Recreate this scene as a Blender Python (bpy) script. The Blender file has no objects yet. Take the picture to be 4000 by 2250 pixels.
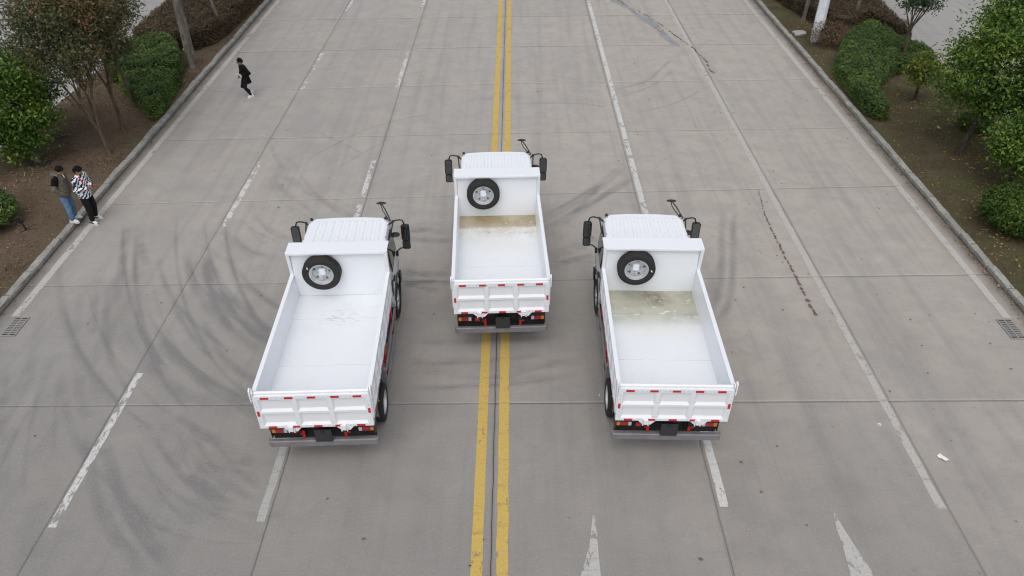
import bpy, bmesh, math, random
import numpy as np
from mathutils import Vector, Matrix

random.seed(7)
RNG = np.random.default_rng(11)
scene = bpy.context.scene
COL = scene.collection

# ---------------------------------------------------------------- camera
CAM_H = 11.4256
PITCH = 36.966
cam_data = bpy.data.cameras.new('camera')
cam = bpy.data.objects.new('camera', cam_data)
COL.objects.link(cam)
cam.location = (0, 0, CAM_H)
cam.rotation_euler = (math.radians(90 - PITCH), 0, 0)
cam_data.sensor_width = 36.0
cam_data.lens = 26.553
cam_data.shift_x = -0.0008
cam_data.clip_start = 0.1
cam_data.clip_end = 2000
scene.camera = cam

# ---------------------------------------------------------------- world, sun, exposure
SUN_EL, SUN_AZ = math.radians(61), math.radians(188)      # azimuth clockwise from +Y
world = bpy.data.worlds.new('World')
scene.world = world
world.use_nodes = True
wn = world.node_tree
wn.nodes.clear()
w_out = wn.nodes.new('ShaderNodeOutputWorld')
w_bg = wn.nodes.new('ShaderNodeBackground')
w_sky = wn.nodes.new('ShaderNodeTexSky')
w_sky.sky_type = 'NISHITA'
w_sky.sun_disc = False
w_sky.sun_elevation = SUN_EL
w_sky.sun_rotation = SUN_AZ
w_sky.air_density = 1.0
w_sky.dust_density = 4.0
w_sky.ozone_density = 1.0
w_hsv = wn.nodes.new('ShaderNodeHueSaturation')          # overcast: the cloud layer takes most of the blue out
w_hsv.inputs['Saturation'].default_value = 0.38
wn.links.new(w_sky.outputs[0], w_hsv.inputs['Color'])
wn.links.new(w_hsv.outputs[0], w_bg.inputs['Color'])
w_bg.inputs['Strength'].default_value = 0.15
wn.links.new(w_bg.outputs[0], w_out.inputs['Surface'])
sun_data = bpy.data.lights.new('sun', 'SUN')
sun_data.energy = .58
sun_data.angle = math.radians(110)
sun_data.color = (1.0, 0.975, 0.94)
sun = bpy.data.objects.new('sun', sun_data)
COL.objects.link(sun)
sd = Vector((math.sin(SUN_AZ) * math.cos(SUN_EL), math.cos(SUN_AZ) * math.cos(SUN_EL), math.sin(SUN_EL)))
sun.rotation_euler = sd.to_track_quat('Z', 'Y').to_euler()
sun.location = (0, 0, 40)
vs = scene.view_settings
vs.view_transform = 'Standard'
vs.look = 'None'
vs.exposure = 0.09
vs.gamma = 1.0
vs.use_curve_mapping = False
scene.cycles.filter_width = 1.15

# ---------------------------------------------------------------- node helpers
class NT:
    def __init__(s, name):
        s.m = bpy.data.materials.new(name)
        s.m.use_nodes = True
        s.t = s.m.node_tree
        s.b = s.t.nodes['Principled BSDF']
        s.out = s.t.nodes['Material Output']
    def n(s, typ, ins=None, **kw):
        nd = s.t.nodes.new(typ)
        for k, v in kw.items():
            setattr(nd, k, v)
        for k, v in (ins or {}).items():
            s.set(nd.inputs[k], v)
        return nd
    def set(s, sock, v):
        if hasattr(v, 'is_output'):
            s.t.links.new(v, sock)
        else:
            if sock.type == 'RGBA' and len(v) == 3:
                v = (*v, 1)
            sock.default_value = v
    def math(s, op, a, b=0.0, clamp=False):
        return s.n('ShaderNodeMath', {0: a, 1: b}, operation=op, use_clamp=clamp).outputs[0]
    def pos(s):
        return s.n('ShaderNodeNewGeometry').outputs['Position']
    def objco(s):
        return s.n('ShaderNodeTexCoord').outputs['Object']
    def scale(s, vec, sc, loc=(0, 0, 0), rot=(0, 0, 0)):
        return s.n('ShaderNodeMapping', {'Vector': vec, 'Scale': sc, 'Location': loc, 'Rotation': rot}).outputs[0]
    def noise(s, vec, scale, detail=4, rough=.55, dist=0.0):
        return s.n('ShaderNodeTexNoise', {'Vector': vec, 'Scale': scale, 'Detail': detail, 'Roughness': rough, 'Distortion': dist}).outputs['Fac']
    def ramp(s, fac, a, b, lo=0.0, hi=1.0):
        return s.n('ShaderNodeMapRange', {'Value': fac, 'From Min': a, 'From Max': b, 'To Min': lo, 'To Max': hi}, clamp=True, interpolation_type='SMOOTHSTEP').outputs[0]
    def mix(s, fac, a, b, blend='MIX'):
        nd = s.n('ShaderNodeMix', data_type='RGBA', blend_type=blend)
        s.set(nd.inputs[0], fac)
        s.set(nd.inputs[6], a)
        s.set(nd.inputs[7], b)
        return nd.outputs[2]
    def cramp(s, fac, stops):
        nd = s.n('ShaderNodeValToRGB', {'Fac': fac})
        e = nd.color_ramp.elements
        while len(e) < len(stops):
            e.new(.5)
        for el, (p, c) in zip(e, stops):
            el.position = p
            el.color = (*c, 1)
        return nd.outputs[0]
    def sep(s, vec):
        return s.n('ShaderNodeSeparateXYZ', {0: vec}).outputs
    def attr(s, name):
        return s.n('ShaderNodeAttribute', attribute_name=name, attribute_type='GEOMETRY').outputs['Fac']
    def bump(s, h, strength=.3, dist=.02):
        nd = s.n('ShaderNodeBump', {'Height': h, 'Strength': strength, 'Distance': dist})
        s.t.links.new(nd.outputs[0], s.b.inputs['Normal'])
    def fin(s, col=None, rough=None, metal=None, spec=None, **kw):
        if col is not None: s.set(s.b.inputs['Base Color'], col)
        if rough is not None: s.set(s.b.inputs['Roughness'], rough)
        if metal is not None: s.set(s.b.inputs['Metallic'], metal)
        if spec is not None: s.set(s.b.inputs['Specular IOR Level'], spec)
        for k, v in kw.items():
            s.set(s.b.inputs[k], v)
        return s.m

def simple(name, col, rough=.5, metal=0.0, spec=.5, vary=.12, scale=6.0, dirt=None, bump=0.0):
    t = NT(name)
    p = t.objco()
    f = t.noise(p, scale, 5)
    c = t.mix(t.ramp(f, .3, .75), tuple(x * (1 - vary) for x in col), tuple(min(1, x * (1 + vary)) for x in col))
    if dirt:
        g = t.noise(p, scale * .6, 7, .65)
        c = t.mix(t.ramp(g, .5, .8, 0, dirt[1]), c, dirt[0])
    if bump:
        t.bump(t.noise(p, 140, 3), bump, .004)
    return t.fin(c, rough, metal, spec)

# ---------------------------------------------------------------- object helpers
def tag(o, label=None, cat=None, group=None, kind=None):
    if label: o['label'] = label
    if cat: o['category'] = cat
    if group: o['group'] = group
    if kind: o['kind'] = kind
    return o

def empty(name, loc=(0, 0, 0), rz=0.0, label=None, cat=None, group=None, kind=None):
    o = bpy.data.objects.new(name, None)
    COL.objects.link(o)
    o.location = loc
    o.rotation_euler = (0, 0, rz)
    o.empty_display_size = .2
    return tag(o, label, cat, group, kind)

def link(name, me, m=None, parent=None):
    o = bpy.data.objects.new(name, me)
    COL.objects.link(o)
    if m is not None:
        for mm in (m if isinstance(m, (list, tuple)) else [m]):
            me.materials.append(mm)
    if parent is not None:
        o.parent = parent
    return o

def children(o):
    return [c for c in bpy.data.objects if c.parent == o]

def copy_tree(o, parent=None):
    kids = list(o.children)
    c = o.copy()
    COL.objects.link(c)
    c.parent = parent
    for k in kids:
        copy_tree(k, c)
    return c

class MB:
    """collects boxes, tubes, prisms and lathes, then links them as ONE mesh object"""
    def __init__(s):
        s.v, s.f, s.mi, s.cur = [], [], [], 0
    def add(s, vs, fs):
        o = len(s.v)
        s.v += [tuple(x) for x in vs]
        s.f += [tuple(o + i for i in q) for q in fs]
        s.mi += [s.cur] * len(fs)
        return s
    def box(s, x0, x1, y0, y1, z0, z1, M=None):
        vs = [(x, y, z) for z in (z0, z1) for y in (y0, y1) for x in (x0, x1)]
        if M is not None: vs = [tuple(M @ Vector(q)) for q in vs]
        return s.add(vs, [(0, 2, 3, 1), (4, 5, 7, 6), (0, 1, 5, 4), (2, 6, 7, 3), (0, 4, 6, 2), (1, 3, 7, 5)])
    def prism(s, poly, axis, a, b):
        """poly: 2D outline in the plane across axis ('x': (y,z), 'y': (x,z), 'z': (x,y))"""
        def P(q, t):
            if axis == 'x': return (t, q[0], q[1])
            if axis == 'y': return (q[0], t, q[1])
            return (q[0], q[1], t)
        n = len(poly)
        vs = [P(q, a) for q in poly] + [P(q, b) for q in poly]
        fs = [tuple(range(n - 1, -1, -1)), tuple(range(n, 2 * n))]
        fs += [(i, (i + 1) % n, n + (i + 1) % n, n + i) for i in range(n)]
        return s.add(vs, fs)
    def loft(s, rings, cap=True):
        n = len(rings[0])
        vs = [p for r in rings for p in r]
        fs = []
        for k in range(len(rings) - 1):
            for i in range(n):
                j = (i + 1) % n
                fs.append((k * n + i, k * n + j, (k + 1) * n + j, (k + 1) * n + i))
        if cap:
            fs.append(tuple(range(n - 1, -1, -1)))
            fs.append(tuple(range((len(rings) - 1) * n, len(rings) * n)))
        return s.add(vs, fs)
    def tube(s, pts, r, n=8, cap=True):
        pts = [Vector(p) for p in pts]
        rs = r if isinstance(r, (list, tuple)) else [r] * len(pts)
        rings, u = [], None
        for i, p in enumerate(pts):
            d = (pts[min(i + 1, len(pts) - 1)] - pts[max(i - 1, 0)]).normalized()
            if u is None:
                u = d.orthogonal().normalized()
            u = (u - d * u.dot(d))
            u = u.normalized() if u.length > 1e-6 else d.orthogonal().normalized()
            w = d.cross(u)
            rings.append([tuple(p + (u * math.cos(2 * math.pi * k / n) + w * math.sin(2 * math.pi * k / n)) * rs[i]) for k in range(n)])
        return s.loft(rings, cap)
    def lathe(s, prof, c, axis='x', n=32, close=False):
        """prof: (radius, offset along axis)"""
        rings = []
        for r, t in prof:
            ring = []
            for k in range(n):
                a = 2 * math.pi * k / n
                q = (t, r * math.cos(a), r * math.sin(a)) if axis == 'x' else ((r * math.cos(a), t, r * math.sin(a)) if axis == 'y' else (r * math.cos(a), r * math.sin(a), t))
                ring.append((c[0] + q[0], c[1] + q[1], c[2] + q[2]))
            rings.append(ring)
        if close: rings.append(rings[0])
        return s.loft(rings, cap=not close)
    def ball(s, c, r, n=10, m=7):
        rx, ry, rz = r if isinstance(r, (tuple, list)) else (r, r, r)
        vs, fs = [], []
        for i in range(m + 1):
            t = math.pi * i / m
            for k in range(n):
                a = 2 * math.pi * k / n
                vs.append((c[0] + rx * math.sin(t) * math.cos(a), c[1] + ry * math.sin(t) * math.sin(a), c[2] + rz * math.cos(t)))
        for i in range(m):
            for k in range(n):
                j = (k + 1) % n
                fs.append((i * n + k, i * n + j, (i + 1) * n + j, (i + 1) * n + k))
        return s.add(vs, fs)
    def mesh(s, name, smooth=None):
        me = bpy.data.meshes.new(name)
        me.from_pydata(s.v, [], s.f)
        bm = bmesh.new()
        bm.from_mesh(me)
        bmesh.ops.remove_doubles(bm, verts=bm.verts, dist=1e-5) if smooth == 'weld' else None
        bmesh.ops.recalc_face_normals(bm, faces=bm.faces)
        bm.to_mesh(me)
        bm.free()
        if len(me.polygons) == len(s.mi):
            me.polygons.foreach_set('material_index', s.mi)
        if smooth:
            me.polygons.foreach_set('use_smooth', [True] * len(me.polygons))
            me.set_sharp_from_angle(angle=math.radians(38))
        me.update()
        return me
    def build(s, name, m, parent=None, smooth=None, bevel=0.0, seg=2):
        o = link(name, s.mesh(name, smooth), m, parent)
        if bevel:
            b = o.modifiers.new('bevel', 'BEVEL')
            b.width = bevel
            b.segments = seg
            b.limit_method = 'ANGLE'
            b.angle_limit = math.radians(40)
        return o

def np_mesh(name, V, F, tint=None):
    """fast mesh from numpy arrays, all faces the same size"""
    me = bpy.data.meshes.new(name)
    V = np.asarray(V, dtype=np.float32)
    F = np.asarray(F, dtype=np.int32)
    nf, k = F.shape
    me.vertices.add(len(V))
    me.vertices.foreach_set('co', V.ravel())
    me.loops.add(nf * k)
    me.loops.foreach_set('vertex_index', F.ravel())
    me.polygons.add(nf)
    me.polygons.foreach_set('loop_start', np.arange(nf, dtype=np.int32) * k)
    me.update(calc_edges=True)
    if tint is not None:
        a = me.attributes.new('tint', 'FLOAT', 'FACE')
        a.data.foreach_set('value', np.asarray(tint, dtype=np.float32))
    return me

def unit(a):
    return a / np.maximum(np.linalg.norm(a, axis=1, keepdims=True), 1e-9)

def leaf_mesh(name, P, L, rng, aspect=.5, up=.5, out=None, fold=.12, droop=0.0):
    """two folded triangles per leaf: P positions, L lengths"""
    n = len(P)
    nrm = rng.normal(size=(n, 3))
    nrm = unit(nrm)
    nrm[:, 2] = np.abs(nrm[:, 2])
    nrm = unit(nrm + np.array([0, 0, up]) + (0 if out is None else out))
    a = rng.normal(size=(n, 3))
    a -= nrm * (a * nrm).sum(1, keepdims=True)
    a = unit(a)
    a[:, 2] -= droop
    a = unit(a)
    b = np.cross(nrm, a)
    L = L[:, None]
    W = L * aspect * .5
    base, tip = P - a * L * .5, P + a * L * .5
    mid = P - a * L * .05 + nrm * W * fold * 4
    V = np.stack([base, mid + b * W, tip, mid - b * W], 1).reshape(-1, 3)
    i = np.arange(n)[:, None] * 4
    F = np.concatenate([i + np.array([[0, 2, 1]]), i + np.array([[0, 3, 2]])], 1).reshape(-1, 3)
    t = np.repeat(rng.random(n), 2)
    return np_mesh(name, V, F, t)

def wob(x, y, s=0.0):
    return (np.sin(x * 1.7 + s) * np.cos(y * 1.3 - s * 1.7) + .5 * np.sin(x * 3.9 - y * 2.7 + s * 2.3) + .35 * np.sin(x * 7.1 + y * 6.3 + s)) / 1.85

# ---------------------------------------------------------------- setting: materials
def concrete(name, road=True, base=(.392, .354, .308), cool=(.350, .332, .309)):
    t = NT(name)
    p = t.pos()
    x = t.sep(p)
    big = t.noise(p, .33, 5, .55)
    c = t.mix(t.ramp(big, .35, .68), cool, base)
    east = t.ramp(x[0], -5.0, 7.0, 0, .55)
    c = t.mix(east, c, tuple(b * f for b, f in zip(base, (1.14, 1.11, 1.08))))
    if road:
        r = t.n('ShaderNodeObjectInfo').outputs['Random']
        c = t.mix(1.0, c, t.n('ShaderNodeCombineColor', {0: t.ramp(r, 0, 1, .95, 1.05), 1: t.ramp(r, 0, 1, .955, 1.045), 2: t.ramp(r, 0, 1, .96, 1.04)}).outputs[0], 'MULTIPLY')
    # wide mottling, brushed finish across the lane, lengthways wheel polish
    m1 = t.noise(t.scale(p, (1, 1, 1), (3, 8, 0)), 1.5, 8, .68, .4)
    c = t.mix(t.ramp(m1, .38, .66, 0, .42), c, (.25, .242, .234))
    pale = t.noise(t.scale(p, (1.2, 1, 1), (31, 2, 0)), 1.1, 7, .66, .6)
    c = t.mix(t.ramp(pale, .55, .76, 0, .5), c, (.47, .45, .415))
    br = t.noise(t.scale(p, (.55, 11, 1)), 3.0, 4, .7)
    c = t.mix(t.ramp(br, .3, .75, 0, .32), c, (.45, .43, .40))
    br2 = t.noise(t.scale(p, (.22, 1.5, 1), (5, 0, 0)), 1.6, 5, .6)
    c = t.mix(t.ramp(br2, .5, .75, 0, .09), c, (.215, .210, .207))
    lw = t.noise(t.scale(p, (1.5, .06, 1), (0, 9, 0)), 1.9, 5, .6)
    c = t.mix(t.ramp(lw, .46, .70, 0, .30), c, (.20, .194, .188))
    f = t.noise(p, 55, 4, .75)
    if road:
        # rubber laid down by tyres: its lines are stored with each slab
        rub = t.attr('rubber')
        rn = t.noise(t.scale(p, (1, 1, 1), (17, 3, 0)), 5.0, 6, .7, .3)
        rf = t.noise(p, 34, 3, .6)
        k = t.math('MULTIPLY', t.math('MULTIPLY', rub, t.ramp(rn, .28, .6, .82, 1.0)), t.ramp(rf, .3, .65, .72, 1.0), True)
        c = t.mix(t.math('MULTIPLY', k, .70), c, (.115, .115, .119))
        # leaf-tannin stains, mostly under the trees on the east side
        st = t.noise(t.scale(p, (1, 1, 1), (2, 44, 0)), 3.4, 4, .6)
        sm = t.math('MULTIPLY', t.ramp(st, .62, .72, 0, .45), t.ramp(x[0], -1, 6, .1, 1))
        c = t.mix(sm, c, (.34, .23, .13))
        # grit washed to the gutters
        ax = t.math('ABSOLUTE', x[0])
        gd = t.math('ADD', ax, t.math('MULTIPLY', t.math('SUBTRACT', t.noise(p, 2.0, 5), .5), .35))
        c = t.mix(t.ramp(gd, 11.2, 12.1, 0, .35), c, (.235, .185, .15))
        c = t.mix(t.ramp(gd, 11.92, 12.28, 0, .82), c, (.10, .086, .07))
    # darker towards the near end, slightly more to the left, broken by noise
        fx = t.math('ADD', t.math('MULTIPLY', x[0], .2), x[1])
        near_tone = t.math('ADD', fx, t.math('MULTIPLY', t.math('SUBTRACT', t.noise(p, .4, 5), .5), 9.0))
        c = t.mix(t.ramp(near_tone, 3.0, 19.0, .66, 0), c, (.155, .150, .145))
    c = t.mix(t.ramp(f, .3, .72, 0, .30), c, (.17, .166, .16))
    f2 = t.noise(p, 23, 3, .7)
    c = t.mix(t.ramp(f2, .45, .75, 0, .25), c, (.42, .41, .39))
    h = t.math('ADD', t.math('MULTIPLY', f, .6), t.math('MULTIPLY', br, .5))
    t.bump(h, .18, .006)
    return t.fin(c, .68, spec=.45)

def paint(name, col, wear_lo, wear_hi, scale=5.0):
    """road paint with flaked-off patches through which the slab shows"""
    t = NT(name)
    p = t.pos()
    w = t.noise(t.scale(p, (1.6, .8, 1)), scale, 8, .72, .3)
    big = t.noise(p, .9, 3)
    w = t.math('ADD', t.math('MULTIPLY', w, .65), t.math('MULTIPLY', big, .35))
    a = t.ramp(w, wear_lo, wear_hi, 1, 0)
    g = t.noise(p, 22, 5, .7)
    c = t.mix(t.ramp(g, .35, .7, 0, .45), col, tuple(x * .62 for x in col))
    dk = t.noise(t.scale(p, (.5, 3.5, 1)), 2.5, 6, .7)
    c = t.mix(t.ramp(dk, .52, .76, 0, .5), c, (.12, .115, .10))
    t.fin(c, .8, spec=.3)
    t.set(t.b.inputs['Alpha'], a)
    return t.m

M = {}
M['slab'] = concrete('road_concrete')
M['yard'] = concrete('yard_concrete', False, (.30, .292, .28), (.27, .27, .27))
M['joint'] = simple('joint_filler', (.14, .133, .125), .95, scale=9)
M['yellow'] = paint('yellow_road_paint', (.56, .395, .11), .57, .64)
M['white_worn'] = paint('worn_white_road_paint', (.58, .575, .56), .48, .57)
M['white_line'] = paint('white_road_paint', (.57, .565, .545), .53, .62)
M['edge_line'] = paint('faded_edge_paint', (.455, .435, .405), .54, .68)
M['faint'] = paint('faint_white_road_paint', (.40, .40, .385), .58, .70)
M['patch'] = paint('grey_sealant', (.285, .295, .305), .47, .60)
M['wet'] = simple('damp_drip', (.15, .10, .093), .6, scale=5)

def soil(name, c1, c2, green, gscale, gamt):
    t = NT(name)
    p = t.pos()
    a = t.noise(p, 1.1, 8, .68)
    c = t.mix(t.ramp(a, .3, .72), c1, c2)
    b = t.noise(p, 26, 5, .8)
    c = t.mix(t.ramp(b, .35, .68, 0, .7), c, tuple(x * .38 for x in c1))
    d = t.noise(t.scale(p, (1, 1, 1), (9, 4, 1)), 37, 3, .7)
    c = t.mix(t.ramp(d, .56, .7, 0, .55), c, tuple(min(1, x * 2.3) for x in c2))
    g = t.noise(t.scale(p, (1, 1, 1), (4, 7, 0)), gscale, 6, .65)
    c = t.mix(t.ramp(g, .45, .66, 0, gamt), c, green)
    t.bump(t.math('ADD', b, t.math('MULTIPLY', d, .7)), .9, .05)
    return t.fin(c, .95, spec=.1)

M['soil_west'] = soil('dry_soil', (.160, .112, .080), (.212, .158, .114), (.135, .135, .078), .45, .45)
M['soil_east'] = soil('grassy_soil', (.118, .092, .062), (.160, .132, .084), (.092, .112, .042), .5, .7)
def kerbstone_mat(name, col):
    t = NT(name)
    p = t.pos()
    a = t.noise(p, 2.2, 7, .7)
    r = t.n('ShaderNodeObjectInfo').outputs['Random']
    c = t.mix(t.ramp(a, .3, .7), tuple(x * .72 for x in col), tuple(x * 1.12 for x in col))
    c = t.mix(t.ramp(r, 0, 1, 0, .35), c, tuple(x * .7 for x in col))
    b = t.noise(p, 17, 6, .75)
    c = t.mix(t.ramp(b, .46, .68, 0, .7), c, tuple(x * .36 for x in col))
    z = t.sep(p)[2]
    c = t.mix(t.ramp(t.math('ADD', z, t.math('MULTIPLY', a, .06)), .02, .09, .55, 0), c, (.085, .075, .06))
    t.bump(b, .6, .012)
    return t.fin(c, .9, spec=.2)
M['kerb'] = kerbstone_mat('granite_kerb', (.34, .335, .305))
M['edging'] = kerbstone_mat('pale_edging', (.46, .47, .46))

# ---------------------------------------------------------------- setting: ground, road, yards
mb = MB()
mb.box(-600, 600, -60, 900, -.6, -.09)
tag(mb.build('ground', M['soil_west']), 'dark bare earth ground stretching away under everything', 'ground', kind='structure')

road = MB().box(-12.31, 12.31, -4, 92, -.09, -.035).build('road', M['joint'])
tag(road, 'wide pale grey concrete road of six lanes with dark joints', 'road', kind='structure')

XJ = [-12.305, -8.275, -4.365, -.372, 3.70, 7.905, 12.305]
YJ = [-1.7, 2.6, 6.9, 11.18, 15.5, 19.85, 24.08, 28.55, 32.75, 36.95, 41.2, 45.5, 49.8, 54.1, 58.4, 66.9, 75.4, 83.9, 91.8]
KW = [0, 0, .004, .0085, .02, .048, .048, .07, .06, .05, .05, .05, .05, .05, .05, .05, .05, .05, .0]
KE = [0, 0, .004, .008, .022, .046, .038, .037, .03, .03, .03, .03, .03, .03, .03, .03, .03, .03, .0]
def joint_y(k, x):
    return YJ[k] + np.where(x < 0, KW[k] * x, KE[k] * x)

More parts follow.
